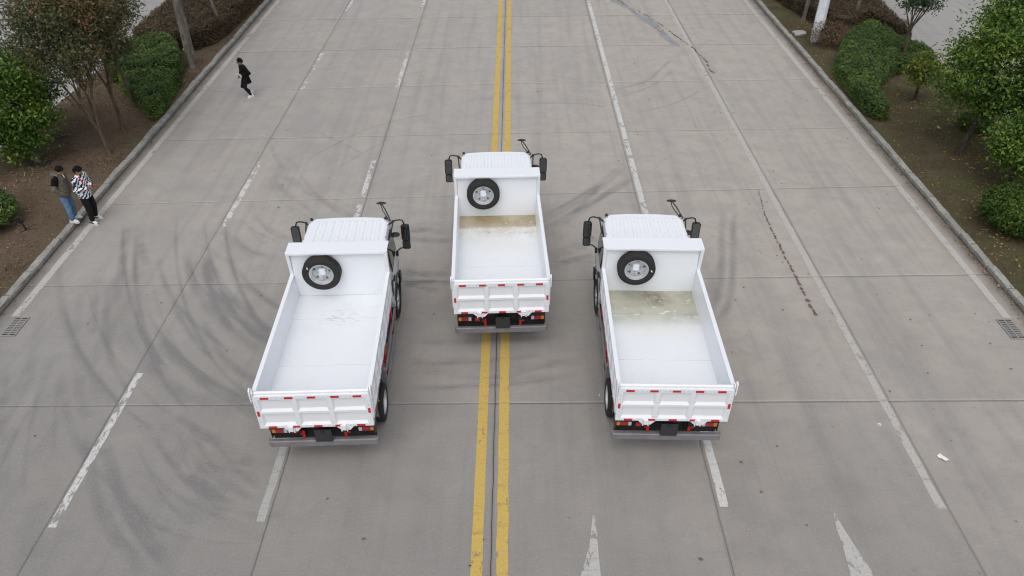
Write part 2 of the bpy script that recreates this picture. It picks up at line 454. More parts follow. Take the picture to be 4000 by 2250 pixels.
# tyre marks: (points in metres, width, strength)
MARKS = [([(-8.77,17.13),(-8.27,15.89),(-7.64,14.99),(-7.05,14.35),(-6.35,13.6),(-5.73,13.04),(-4.88,12.52)],0.42,0.55),([(-8.3,16.62),(-7.58,15.21),(-7.05,14.6),(-6.13,13.6),(-5.69,13.22),(-4.75,12.71)],0.25,0.8),([(-9.32,13.79),(-8.83,13.04),(-8.14,12.37),(-7.5,11.75),(-6.84,11.22),(-5.9,10.61)],0.45,0.5),([(-8.18,13.26),(-7.83,12.81),(-7.24,12.32),(-6.61,11.75),(-5.73,11.17),(-4.9,10.5)],0.28,0.75),([(-10.22,16.12),(-9.63,14.76),(-8.9,13.5),(-8.31,12.81),(-7.56,12.07)],0.4,0.5),([(-10.81,15.09),(-10.32,13.75),(-9.92,12.85),(-9.39,11.75)],0.22,0.35),([(-10.66,15.77),(-10.12,14.25),(-9.76,13.36)],0.24,0.4),([(-10.91,18.15),(-10.47,16.81),(-9.93,15.42)],0.25,0.5),([(-10.54,18.15),(-10.24,17.25),(-9.75,15.94),(-9.53,15.26)],0.3,0.45),([(-10.2,17.25),(-9.56,16.16)],0.22,0.5),([(-8.68,10.34),(-8.28,9.83),(-7.72,8.88),(-7.28,8.27),(-6.93,7.9),(-6.58,7.64),(-6.16,7.18)],0.22,0.8),([(-8.05,10.03),(-7.86,9.76),(-7.54,9.28),(-6.98,8.54),(-6.51,8.03),(-6.18,7.72),(-5.76,7.32)],0.26,0.85),([(-8.04,9.5),(-7.47,9.03),(-6.85,8.54),(-6.29,8.15),(-5.98,8.03)],0.14,0.7),([(-7.26,9.43),(-6.76,9.03),(-6.05,8.6),(-5.4,8.27),(-4.82,8.11)],0.4,0.45),([(-8.28,12.58),(-7.76,12.07),(-7.08,11.52),(-6.34,11.21),(-5.62,10.77)],0.32,0.6),([(-7.42,10.99),(-7.08,10.66),(-6.49,10.1),(-6.03,9.8),(-5.43,9.34)],0.4,0.5),([(-7.64,10.74),(-7.26,10.34),(-6.82,9.95),(-6.2,9.43)],0.3,0.4),([(-6.48,10.53),(-5.83,10.1),(-5.28,9.72),(-4.89,9.58)],0.3,0.7),([(-6.96,10.88),(-6.31,10.39),(-5.7,9.98)],0.22,0.6),([(-10.76,12.71),(-10.62,11.94),(-10.65,11.39),(-10.63,10.99)],0.3,0.7),([(-10.19,10.66),(-9.89,9.8),(-9.37,8.67)],0.3,0.65),([(-8.72,8.86),(-8.47,8.11),(-8.11,7.18)],0.45,0.5),([(-10.3,12.52),(-10.15,11.82),(-9.8,10.5)],0.2,0.4),([(-9.48,12.08),(-9.03,11.17),(-8.64,10.74)],0.25,0.5),([(-9.15,12.19),(-8.75,11.22)],0.35,0.5),([(-9.91,12.07),(-9.42,11.22),(-8.66,10.13),(-8.12,9.53)],0.2,0.45),([(-3.7,18.06),(-2.68,17.92),(-1.66,17.69)],0.3,0.55),([(-3.35,17.53),(-2.51,17.37),(-1.53,17.33)],0.28,0.6),([(-2.98,15.87),(-2.36,15.79),(-1.54,15.77)],0.28,0.6),([(-2.94,15.54),(-2.32,15.42),(-1.51,15.41)],0.25,0.5),([(0.88,18.44),(1.76,19.33),(2.69,20.45),(3.72,21.91)],0.4,0.75),([(0.95,17.96),(1.85,18.92),(2.88,19.96),(3.85,20.96)],0.25,0.55),([(0.91,16.58),(1.61,16.96),(2.31,17.61)],0.5,0.5),([(0.93,16.03),(1.58,16.4),(2.23,16.67)],0.25,0.4),([(-2.72,12.58),(-1.86,12.42),(-0.8,12.49),(0.27,12.54)],0.3,0.4),([(-2.76,12.26),(-1.66,12.15),(-0.09,12.26),(0.97,12.39),(1.87,12.58)],0.3,0.5),([(-2.42,11.22),(-1.56,10.94),(-0.74,10.88)],0.5,0.3),([(4.83,13.79),(5.24,14.45),(5.59,15.49),(5.99,17.11),(6.28,18.27),(6.48,18.95)],0.2,0.75),([(4.74,14.18),(5.14,15.01),(5.42,15.94),(5.75,17.45),(6.08,18.79)],0.2,0.65),([(4.28,10.24),(4.23,9.35),(4.12,8.28),(4.04,7.18)],0.9,0.45),([(3.83,27.83),(5.23,28.75),(6.13,30.24),(6.69,31.2)],0.16,0.6),([(4.07,27.21),(5.44,28.34),(6.68,30.15)],0.13,0.45),([(4.33,25.73),(5.91,26.55),(7.38,27.95)],0.14,0.4),([(-0.15,26.55),(1.59,26.66),(2.76,26.55),(3.55,26.19)],0.15,0.45),([(-7.4,21.22),(-6.66,20.53),(-4.92,18.81),(-4.07,18.27)],0.3,0.6),([(-7.36,20.58),(-6.52,19.61),(-5.6,18.59)],0.2,0.4),([(-6.63,22.3),(-6.08,23.05),(-5.21,24.27),(-3.98,25.22),(-2.74,25.73)],0.12,0.5),([(-6.87,24.27),(-5.77,23.32),(-4.89,22.47)],0.12,0.45),([(-5.63,21.48),(-4.94,22.58),(-4.43,23.32)],0.12,0.4),([(-8.17,23.26),(-7.83,22.44),(-7.24,21.35)],0.15,0.4),([(-8.38,18.7),(-7.95,17.65),(-7.44,17.06),(-6.75,16.49)],0.25,0.35),([(-7.78,17.65),(-7.2,16.96),(-6.33,16.49)],0.18,0.5),([(1.12,15.6),(0.4,15.34),(-0.1,15.26)],0.3,0.3),([(-1.65,26.99),(-0.45,27.18),(0.6,27.37)],0.4,0.35),([(0.14,25.56),(1.56,25.22),(2.96,24.89)],0.3,0.25),([(6.33,18.27),(6.27,13.99),(6.26,10.24),(6.04,7.18)],0.8,0.22),([(9.18,22.16),(9.14,16.67),(8.98,11.94),(8.63,8.36)],0.8,0.2),([(0.95,28.96),(1.05,19.15)],0.8,0.18),([(2.25,32.59),(2.62,24.24)],0.8,0.2),([(-2.84,33.62),(-2.83,24.24)],0.8,0.2),([(-7.45,32.59),(-7.46,18.7)],0.8,0.16),([(-6.16,35.82),(-6.23,21.61)],0.8,0.16),([(-10.33,26.99),(-9.59,13.99)],0.9,0.2),([(-2.62,9.73),(-2.78,8.36),(-2.79,7.18)],0.8,0.2),([(-1.66,10.24),(-1.53,7.18)],0.7,0.15),([(0.42,11.34),(0.6,9.25),(0.86,7.18)],0.7,0.2),([(-8.12,14.39),(-7.53,13.64),(-6.92,12.96),(-6.36,12.43),(-5.76,11.99),(-5.06,11.57),(-4.36,11.21)],0.22,0.36),([(-9.15,14.68),(-8.47,13.75),(-7.81,13.02),(-7.17,12.38),(-6.53,11.87),(-5.81,11.43),(-5.07,11.06)],0.09,0.5),([(-8.9,18.62),(-8.37,17.25),(-7.85,16.11),(-7.31,15.1),(-6.83,14.36),(-6.3,13.66),(-5.85,13.12)],0.12,0.51),([(-10.92,15.59),(-10.21,14.35),(-9.49,13.29),(-8.79,12.46),(-8.11,11.75),(-7.4,11.11),(-6.6,10.57),(-5.8,10.12)],0.09,0.41),([(-9.76,18.83),(-9.26,17.38),(-8.77,16.11),(-8.24,14.97),(-7.75,14.06),(-7.24,13.28),(-6.75,12.58),(-6.25,12.0),(-5.63,11.45),(-4.98,10.95)],0.12,0.66),([(-8.21,18.34),(-7.75,17.07),(-7.26,15.97),(-6.8,15.07),(-6.37,14.36),(-5.89,13.67),(-5.51,13.18)],0.12,0.57),([(-7.49,14.06),(-6.97,13.3),(-6.49,12.65),(-5.98,12.12),(-5.35,11.59)],0.2,0.47),([(-10.46,17.71),(-9.95,16.3),(-9.4,15.04),(-8.84,13.94),(-8.3,13.05),(-7.75,12.26)],0.16,0.68),([(-8.41,14.65),(-7.83,13.81),(-7.24,13.08),(-6.68,12.47)],0.16,0.68),([(-9.25,15.62),(-8.67,14.49),(-8.12,13.59),(-7.56,12.82),(-7.02,12.14),(-6.43,11.55),(-5.75,11.02)],0.09,0.45),([(-8.4,17.0),(-7.76,15.92),(-7.14,15.02),(-6.57,14.38),(-5.97,13.77),(-5.47,13.37),(-4.96,13.07)],0.22,0.67),([(-11.08,18.29),(-10.5,16.87),(-9.89,15.56),(-9.24,14.39),(-8.62,13.44),(-8.01,12.66),(-7.4,11.98)],0.12,0.6),([(-8.03,17.88),(-7.59,16.7),(-7.1,15.63),(-6.68,14.82),(-6.22,14.1),(-5.79,13.47),(-5.41,13.01),(-4.89,12.53),(-4.32,12.08)],0.2,0.49),([(-8.95,13.87),(-8.34,13.01),(-7.74,12.27)],0.16,0.69),([(-12.4,17.22),(-11.73,15.8),(-10.99,14.46),(-10.23,13.3),(-9.48,12.37),(-8.77,11.62),(-8.03,10.93)],0.22,0.5),([(-9.77,13.83),(-9.16,12.83),(-8.57,12.0),(-7.96,11.23)],0.16,0.47),([(-7.7,15.07),(-7.16,14.29),(-6.59,13.61),(-6.07,13.05),(-5.58,12.63)],0.2,0.41),([(-10.97,14.47),(-10.2,13.32),(-9.45,12.39),(-8.73,11.65),(-7.99,10.97),(-7.15,10.37)],0.12,0.65),([(-9.3,14.6),(-8.73,13.57),(-8.17,12.74),(-7.61,11.99)],0.09,0.67),([(-8.48,13.12),(-7.92,12.32),(-7.35,11.61),(-6.7,10.96)],0.12,0.6),([(-8.24,16.61),(-7.74,15.48),(-7.28,14.57),(-6.81,13.82),(-6.33,13.13)],0.2,0.47),([(-8.52,13.72),(-7.85,12.99),(-7.2,12.35),(-6.55,11.85),(-5.82,11.42),(-5.08,11.05),(-4.3,10.72)],0.2,0.73),([(-6.7,10.41),(-6.42,9.84),(-6.1,9.35),(-5.79,8.96),(-5.42,8.6)],0.12,0.4),([(-6.62,10.76),(-6.27,10.17),(-5.94,9.72),(-5.61,9.37),(-5.27,9.1),(-4.88,8.84)],0.16,0.42),([(-7.04,9.55),(-6.64,9.02),(-6.23,8.59),(-5.79,8.24)],0.09,0.66),([(-6.28,9.82),(-5.89,9.42),(-5.52,9.15),(-5.1,8.9),(-4.62,8.69)],0.16,0.57),([(-7.17,10.3),(-6.73,9.75),(-6.28,9.32),(-5.85,9.01),(-5.4,8.78),(-4.92,8.58)],0.16,0.73),([(-7.0,8.87),(-6.63,8.32),(-6.21,7.84)],0.16,0.48),([(-7.55,9.35),(-7.17,8.73),(-6.76,8.18),(-6.31,7.71),(-5.79,7.29)],0.16,0.49),([(-6.4,9.35),(-5.97,8.99),(-5.55,8.73)],0.12,0.7),([(-6.18,9.28),(-5.73,9.03),(-5.25,8.84)],0.22,0.74),([(-7.36,8.57),(-6.92,8.02),(-6.43,7.55)],0.09,0.64),([(-6.13,9.69),(-5.86,9.22),(-5.57,8.84),(-5.2,8.46)],0.2,0.47),([(-7.5,10.12),(-7.03,9.55),(-6.55,9.09),(-6.08,8.76),(-5.6,8.51),(-5.08,8.3)],0.12,0.41),([(-8.6,16.45),(-8.11,15.55),(-7.5,14.8),(-6.82,14.13),(-6.07,13.5),(-5.41,13.02)],0.09,0.65),([(-7.23,16.09),(-6.75,15.44),(-6.15,14.78),(-5.49,14.16)],0.16,0.46),([(-8.28,16.59),(-7.82,15.73),(-7.25,15.01),(-6.6,14.34),(-5.89,13.71),(-5.26,13.23)],0.09,0.46),([(-6.93,15.47),(-6.26,14.88),(-5.54,14.34),(-4.88,13.93)],0.22,0.46),([(-9.46,16.63),(-9.0,15.68),(-8.39,14.73),(-7.7,13.97),(-6.95,13.26),(-6.2,12.65)],0.16,0.64),([(-8.75,16.77),(-8.36,15.8),(-7.85,14.93),(-7.25,14.17),(-6.56,13.43)],0.22,0.54),([(-10.03,11.05),(-9.9,10.04),(-9.73,9.06)],0.12,0.59),([(-9.78,11.7),(-9.35,10.69),(-8.95,9.85)],0.12,0.45),([(-10.12,11.61),(-9.77,10.58),(-9.43,9.7),(-8.99,8.77)],0.12,0.48),([(-10.9,11.22),(-10.44,10.22),(-9.98,9.34)],0.16,0.58),([(-11.09,12.15),(-10.65,11.08),(-10.21,10.12)],0.22,0.59),([(-10.48,12.31),(-10.38,11.15),(-10.29,10.1),(-10.17,9.09)],0.2,0.46),([(-10.43,15.16),(-9.95,13.93),(-9.46,12.73)],0.09,0.25),([(-11.45,14.52),(-11.02,13.24),(-10.6,12.01)],0.22,0.26),([(-10.29,15.92),(-9.93,14.65),(-9.54,13.38),(-9.17,12.19)],0.22,0.39),([(-10.43,15.63),(-9.9,14.42),(-9.35,13.23),(-8.82,12.13)],0.2,0.37),([(-10.52,17.02),(-10.12,15.74),(-9.72,14.5),(-9.29,13.26),(-8.88,12.11)],0.22,0.32),([(-3.26,17.71),(-2.7,17.81),(-2.23,18.0)],0.22,0.62),([(-2.84,18.27),(-2.41,18.2),(-1.98,18.2)],0.09,0.37),([(-3.1,15.12),(-2.61,15.32),(-2.1,15.53)],0.2,0.55),([(-2.76,15.35),(-2.29,15.14),(-1.79,14.94)],0.09,0.42),([(-2.83,16.05),(-2.4,15.77),(-1.94,15.51)],0.09,0.46),([(-2.83,15.43),(-2.35,15.44),(-1.86,15.48)],0.16,0.58),([(-2.76,15.39),(-2.28,15.22),(-1.79,15.08)],0.16,0.58),([(-2.34,12.42),(-1.66,12.39),(-0.72,12.47),(0.14,12.58),(0.74,12.69)],0.16,0.46),([(-1.02,11.84),(-0.06,12.06),(0.61,12.27),(1.17,12.5)],0.2,0.43),([(-1.35,11.7),(-0.34,11.83),(0.43,11.96)],0.09,0.27),([(-2.46,11.68),(-1.68,11.63),(-0.66,11.7),(0.22,11.81),(0.86,11.92),(1.44,12.04)],0.2,0.49),([(-1.68,11.63),(-0.66,11.69),(0.22,11.77),(0.87,11.86)],0.12,0.49),([(-2.33,13.18),(-1.76,13.1),(-0.93,13.13),(-0.04,13.19),(0.57,13.26),(1.1,13.35)],0.2,0.34),([(-1.52,11.95),(-0.51,11.96),(0.32,11.98),(0.94,12.01)],0.2,0.34),([(0.99,18.8),(1.55,19.29),(2.2,19.95),(2.9,20.7)],0.16,0.46),([(1.7,19.15),(2.29,19.87),(2.92,20.68)],0.09,0.31),([(1.48,18.64),(2.13,19.16),(2.87,19.83),(3.64,20.57)],0.16,0.3),([(1.71,18.76),(2.19,19.52),(2.72,20.39)],0.2,0.44),([(1.19,17.9),(1.66,18.44),(2.2,19.1),(2.79,19.89),(3.42,20.75)],0.2,0.35),([(1.02,16.35),(1.5,16.45),(2.01,16.61)],0.12,0.31),([(1.29,16.32),(1.88,16.32),(2.49,16.39)],0.12,0.32),([(0.95,16.3),(1.46,16.36),(2.0,16.47)],0.09,0.42),([(4.49,14.41),(4.88,14.84),(5.27,15.54)],0.22,0.39),([(4.07,14.38),(4.55,14.81),(4.98,15.32),(5.43,16.18),(5.92,17.34)],0.2,0.33),([(0.92,11.65),(1.3,11.4),(1.54,11.43)],0.09,0.34),([(-0.22,10.91),(0.02,10.38),(0.69,9.71)],0.09,0.21),([(1.13,11.37),(1.32,11.18),(1.81,11.0)],0.12,0.23),([(-5.99,8.94),(-5.46,8.51),(-4.88,8.15),(-4.27,7.9)],0.22,0.27),([(-5.76,9.54),(-5.24,9.33),(-4.7,9.18)],0.2,0.36),([(-5.75,8.69),(-5.12,8.49),(-4.51,8.38),(-3.98,8.39)],0.16,0.39),([(-5.59,9.63),(-5.03,9.58),(-4.5,9.61)],0.2,0.27),([(-5.98,9.6),(-5.4,9.41),(-4.84,9.32)],0.09,0.34),([(-5.18,9.21),(-4.62,9.14),(-4.19,9.2)],0.16,0.26),([(-5.92,10.11),(-5.49,9.64),(-5.06,9.24),(-4.59,8.91)],0.16,0.43),([(-6.67,8.28),(-5.94,8.0),(-5.21,7.84),(-4.48,7.79)],0.09,0.43),([(-6.55,20.78),(-5.65,19.85),(-4.72,19.13)],0.09,0.35),([(-7.71,21.6),(-7.15,20.37),(-6.38,19.17),(-5.49,18.11)],0.16,0.26),([(-7.71,21.09),(-7.06,19.85),(-6.19,18.67),(-5.21,17.71),(-4.37,17.21)],0.22,0.2),([(-7.08,21.99),(-6.52,20.81),(-5.8,19.71),(-5.0,18.76)],0.12,0.32),([(-7.88,18.54),(-7.37,17.98),(-6.9,17.59),(-6.4,17.29)],0.12,0.33),([(-8.57,17.25),(-7.96,16.68),(-7.32,16.26)],0.16,0.26),([(-7.18,18.26),(-6.82,17.81),(-6.41,17.43)],0.12,0.31),([(-7.55,18.78),(-7.08,18.19),(-6.69,17.81),(-6.25,17.49),(-5.82,17.27)],0.2,0.34),([(-7.46,18.05),(-7.1,17.53),(-6.68,17.08)],0.12,0.26)]
PATCH = [(4.84,40.72),(5.49,40.15),(5.64,39.06),(5.96,37.85),(6.32,37.01),(6.65,36.53),(6.83,35.67),(6.97,34.69),(7.06,34.11),(7.25,33.27),(7.33,32.77),(7.02,33.0),(6.89,33.34),(6.69,34.18),(6.65,34.84),(6.42,35.59),(6.14,36.45),(5.93,37.18),(5.72,38.02),(5.3,38.88),(4.93,39.42)]
DRIP_A = [(5.38,39.6),(5.79,38.53),(6.36,37.34),(6.69,36.45),(6.83,36.06),(7.18,34.84),(7.45,33.83),(7.83,32.59),(7.95,31.81),(8.09,30.93),(8.03,30.21),(8.12,29.63)]
DRIP_B = [(7.47,20.16),(7.37,19.44),(7.3,18.8),(7.26,18.03),(7.25,17.17),(7.25,16.24),(7.25,15.48),(7.26,14.84),(7.26,14.39),(7.28,13.87)]


def smooth_line(pts, n=8):
    P = [np.array(p, float) for p in pts]
    P = [2 * P[0] - P[1]] + P + [2 * P[-1] - P[-2]]
    out = []
    for i in range(1, len(P) - 2):
        for s in range(n):
            u = s / n
            out.append(.5 * ((2 * P[i]) + (P[i + 1] - P[i - 1]) * u + (2 * P[i - 1] - 5 * P[i] + 4 * P[i + 1] - P[i + 2]) * u * u + (3 * P[i] - P[i - 1] - 3 * P[i + 1] + P[i + 2]) * u ** 3))
    out.append(P[-2])
    return np.array(out)

MLINES = [(smooth_line(p), w, s) for p, w, s in MARKS]
def rubber_at(X, Y):
    tot = np.zeros_like(X)
    x0, x1, y0, y1 = X.min(), X.max(), Y.min(), Y.max()
    for pl, w, s in MLINES:
        if pl[:, 0].max() + w < x0 or pl[:, 0].min() - w > x1 or pl[:, 1].max() + w < y0 or pl[:, 1].min() - w > y1:
            continue
        best = np.full(X.shape, 9.0)
        bt = np.zeros_like(X)
        off = np.zeros_like(X)
        n = len(pl) - 1
        for i in range(n):
            a, b = pl[i], pl[i + 1]
            d = b - a
            L2 = max(d @ d, 1e-9)
            u = np.clip(((X - a[0]) * d[0] + (Y - a[1]) * d[1]) / L2, 0, 1)
            ex, ey = X - a[0] - u * d[0], Y - a[1] - u * d[1]
            q = np.hypot(ex, ey)
            k = q < best
            best = np.where(k, q, best)
            bt = np.where(k, (i + u) / n, bt)
            off = np.where(k, np.sign(d[0] * ey - d[1] * ex) * q, off)
        prof = np.clip((w * .58 - best) / max(.055, w * .3), 0, 1)
        if w < .5:
            prof = prof * (.80 + .20 * np.cos(off * 2 * math.pi / .10))      # tread ribs
        ends = np.clip(np.minimum(bt, 1 - bt) / .12, 0, 1)
        tot = tot + prof * ends * s * (1.35 if w < .3 else .85) * (.8 + .2 * np.sin(bt * 23 + w * 50))
    return np.clip(tot, 0, 1.15)

GAP = .0042
for k in range(len(YJ) - 1):
    for j in range(6):
        xa, xb = XJ[j] + (.008 if j == 3 else .0045) * (j > 0), XJ[j + 1] - (.008 if j == 2 else .0045) * (j < 5)
        step = (.042 if j < 3 and YJ[k + 1] < 20 else .06) if YJ[k + 1] < 30 else (.10 if YJ[k + 1] < 42 else .8)
        if YJ[k + 1] < 3: step = .5
        nx, ny = max(2, int((xb - xa) / step)), max(2, int((YJ[k + 1] - YJ[k]) / step))
        xs = np.linspace(xa, xb, nx)
        X = np.tile(xs, (ny, 1))
        u = np.linspace(0, 1, ny)[:, None]
        ya, yb = joint_y(k, X) + GAP * .62, joint_y(k + 1, X) - GAP * .62
        Y = ya + (yb - ya) * u
        # chipped, wandering edges along the lengthways joints
        jit = (wob(Y * 2.3, Y * 0 + j, 3.1 * j) * .006 * (1.8 if j in (2, 3) else 1))
        if j > 0: X[:, 0] += jit[:, 0]
        if j < 5: X[:, -1] += (wob(Y * 2.3, Y * 0 + j + 1, 3.1 * (j + 1)) * .006 * (1.8 if j + 1 in (2, 3) else 1))[:, -1]
        Z = np.zeros_like(X)
        V = np.stack([X, Y, Z], 2).reshape(-1, 3)
        idx = np.arange(nx * ny).reshape(ny, nx)
        F = np.stack([idx[:-1, :-1], idx[:-1, 1:], idx[1:, 1:], idx[1:, :-1]], 2).reshape(-1, 4)
        # a skirt down the rim gives the slab its thickness
        rim = np.concatenate([idx[0, :], idx[1:, -1], idx[-1, -2::-1], idx[-2:0:-1, 0]])
        V2 = V[rim].copy(); V2[:, 2] = -.034
        r2 = np.arange(len(rim)) + len(V)
        S = np.stack([rim, r2, np.roll(r2, -1), np.roll(rim, -1)], 1)
        me = np_mesh('slab', np.concatenate([V, V2]), np.concatenate([F, S]))
        a = me.attributes.new('rubber', 'FLOAT', 'POINT')
        rb = rubber_at(X, Y).ravel() if 2 < YJ[k + 1] < 46 else np.zeros(nx * ny)
        a.data.foreach_set('value', np.concatenate([rb, np.zeros(len(rim))]).astype(np.float32))
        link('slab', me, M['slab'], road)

def strip(name, x0, x1, y0, y1, m, z=.004, rag=.006, seed=0.0):
    """a painted strip split at the cross joints, with a slightly ragged rim"""
    mb = MB()
    cuts = [y0] + [float(joint_y(k, np.array((x0 + x1) / 2))) for k in range(len(YJ)) if y0 + .1 < float(joint_y(k, np.array((x0 + x1) / 2))) < y1 - .1] + [y1]
    for a, b in zip(cuts[:-1], cuts[1:]):
        a2, b2 = a + (.006 if a != y0 else 0), b - (.006 if b != y1 else 0)
        n = max(2, int((b2 - a2) / .22))
        vs = []
        for i in range(n + 1):
            y = a2 + (b2 - a2) * i / n
            e0 = rag * float(wob(np.array(y * 3.1), np.array(x0), seed)) + random.uniform(-.3, .3) * rag
            e1 = rag * float(wob(np.array(y * 2.7), np.array(x1), seed + 2)) + random.uniform(-.3, .3) * rag
            vs += [(x0 + e0, y, z), (x1 + e1, y, z)]
        mb.add(vs, [(2 * i, 2 * i + 1, 2 * i + 3, 2 * i + 2) for i in range(n)])
    return mb.build(name, m, road)

strip('yellow_line', -.715, -.515, -2, 90, M['yellow'], rag=.006)
strip('yellow_line', -.283, -.078, -2, 90, M['yellow'], rag=.010, seed=5)
for x in (-8.235, -4.575):
    for a in (8.13, 18.0, 27.95, 37.8, 47.7, 57.6, 67.5):
        strip('lane_dash', x, x + .15, a + (.12 if x > -5 else 0), a + 3.95 + (.1 if x > -5 else 0), M['faint'] if x > -5 and a < 10 else M['white_worn'], rag=.012, seed=a + x)
strip('lane_line', 3.765, 3.925, 8.57, 22.2, M['white_line'], rag=.012, seed=1)
strip('lane_line', 3.765, 3.925, 22.42, 90, M['white_line'], rag=.010, seed=1.5)
strip('lane_line', 7.69, 7.855, 8.53, 90, M['edge_line'], rag=.012, seed=2)
strip('edge_line', -12.02, -11.83, 14.05, 90, M['edge_line'], rag=.014, seed=3)
strip('edge_line', -12.02, -11.83, -2, 13.25, M['edge_line'], rag=.014, seed=3.4)
strip('edge_line', 11.72, 11.91, 13.98, 90, M['edge_line'], rag=.014, seed=4)
strip('edge_line', 11.72, 11.91, -2, 13.15, M['edge_line'], rag=.014, seed=4.4)

def blob(name, pts, m, z, parent=road):
    mb = MB()
    mb.add([(x, y, z) for x, y in pts], [tuple(range(len(pts)))])
    o = mb.build(name, m, parent)
    return o
M['arrow'] = paint('arrow_paint', (.46, .455, .435), .51, .60)
blob('arrow_marking', [(1.43, 8.38), (1.37, 8.0), (1.33, 7.8), (1.24, 7.5), (1.13, 7.18), (.95, 6.5), (.95, 6.3), (1.3, 6.3), (1.3, 3.5), (1.55, 3.5), (1.55, 6.3), (1.9, 6.3), (1.9, 6.5), (1.47, 7.18), (1.47, 7.6), (1.48, 8.0), (1.465, 8.38)], M['arrow'], .0045)
blob('arrow_marking', [(5.78, 8.45), (5.72, 8.1), (5.70, 7.7), (5.64, 7.18), (5.5, 6.4), (5.2, 6.3), (5.75, 6.3), (5.75, 3.5), (6.05, 3.5), (6.05, 6.3), (6.5, 6.3), (6.3, 6.7), (6.05, 7.18), (5.95, 7.6), (5.85, 8.1), (5.80, 8.45)], M['arrow'], .0045)
pp = []
for i in range(len(PATCH)):
    a, b = np.array(PATCH[i]), np.array(PATCH[(i + 1) % len(PATCH)])
    for u in np.linspace(0, 1, 6)[:-1]:
        q = a + (b - a) * u
        pp.append((q[0] + random.uniform(-.03, .03), q[1] + random.uniform(-.05, .05)))
blob('sealed_patch', pp, M['patch'], .0042)
mb = MB()
def drips(line, s0, s1, gap, skip):
    pl = smooth_line(line, 40)
    seg = np.hypot(*np.diff(pl, axis=0).T)
    cum = np.concatenate([[0], np.cumsum(seg)])
    s = 0.0
    while s < cum[-1]:
        u = s / cum[-1]
        size = (s0 + (s1 - s0) * u) * random.uniform(.55, 1.25)
        if random.random() > skip:
            x, y = np.interp(s, cum, pl[:, 0]), np.interp(s, cum, pl[:, 1])
            x += random.uniform(-.02, .02)
            n = 9
            ph = random.uniform(0, 6)
            st = random.uniform(1.0, 1.7)
            vs = [(x + size * .8 * (1 + .25 * math.sin(2 * a + ph)) * math.cos(a), y + size * st * (1 + .2 * math.sin(3 * a + ph)) * math.sin(a), .0052) for a in [2 * math.pi * i / n for i in range(n)]]
            mb.add(vs, [tuple(range(n))])
        s += size * gap * random.uniform(.8, 1.3) + .01
drips(DRIP_A, .045, .055, 1.8, .30)
drips(DRIP_B, .018, .062, 2.6, .12)
mb.build('damp_drips', M['wet'], road)['kind'] = 'stuff'
# longer scatter of small oil spots beside the left truck
mb = MB()
for x, y, r in [(-5.05, 17.9, .05), (-5.0, 17.6, .035), (-5.02, 17.3, .03), (-4.9, 16.9, .035), (-4.95, 16.3, .025), (-5.1, 15.6, .03), (-5.1, 15.2, .03), (-5.2, 14.5, .035), (-5.25, 14.0, .03), (-5.3, 13.2, .03), (-5.35, 12.4, .03), (-3.4, 8.75, .035), (-2.6, 7.9, .045), (3.2, 7.5, .05), (4.4, 9.6, .045), (4.6, 8.9, .04), (5.2, 10.0, .035), (-10.2, 9.4, .035), (-9.9, 8.4, .03), (-9.1, 14.9, .03), (2.2, 17.5, .04), (2.4, 17.0, .035), (2.9, 16.5, .03), (7.1, 16.3, .03)]:
    n = 10
    ph = random.uniform(0, 6)
    vs = [(x + .7 * r * (1 + .3 * math.sin(2 * a + ph)) * math.cos(a), y + .7 * r * (1 + .25 * math.sin(3 * a + ph)) * math.sin(a), .0048) for a in [2 * math.pi * i / n for i in range(n)]]
    mb.add(vs, [tuple(range(n))])
mb.build('oil_spots', M['wet'], road)['kind'] = 'stuff'

def yard(name, x0, x1, label, z=.0):
    b = MB().box(x0, x1, -4, 92, -.085, z - .012).build(name, M['joint'])
    tag(b, label, 'road', kind='structure')
    ys = list(np.arange(-4, 92, 4.8)) + [92]
    xs = list(np.arange(x0, x1 - 1, (x1 - x0) / max(1, round((x1 - x0) / 5.0)))) + [x1]
    for i in range(len(ys) - 1):
        if ys[i + 1] < 16: continue
        for j in range(len(xs) - 1):
            MB().box(xs[j] + .01, xs[j + 1] - .01, ys[i] + .01, ys[i + 1] - .01, z - .012, z).build('slab', M['yard'], b)
    return b
yard('side_road', -22.35, -16.86, 'pale concrete service road beyond the brown planting strip on the left')
yard('side_road', 17.75, 42, 'pale concrete yard beyond the hedges on the right')
pave = yard('pavement', -40, -22.55, 'raised pale concrete pavement at the far left behind the red-tinged tree', .13)

# planting strips: gently uneven earth
def verge(name, x0, x1, m, label, seed):
    xs = np.linspace(x0, x1, 22)
    ys = np.arange(-4, 92.01, .3)
    X, Y = np.meshgrid(xs, ys)
    e = np.clip(np.minimum(X - x0, x1 - X) / .4, 0, 1)
    Z = .10 + e * (.045 * wob(X * .9, Y * .6, seed) + .02 * wob(X * 3, Y * 2.6, seed + 1) + .03)
    idx = np.arange(X.size).reshape(X.shape)
    F = np.stack([idx[:-1, :-1], idx[:-1, 1:], idx[1:, 1:], idx[1:, :-1]], 2).reshape(-1, 4)
    me = np_mesh(name, np.stack([X, Y, Z], 2).reshape(-1, 3), F)
    me.polygons.foreach_set('use_smooth', [True] * len(me.polygons))
    return tag(link(name, me, m), label, 'verge', kind='structure')
verge('verge', -16.72, -12.50, M['soil_west'], 'bare brown leaf-strewn planting strip left of the road', 1.0)
verge('verge', 12.50, 17.62, M['soil_east'], 'patchy grass planting strip right of the road', 4.0)

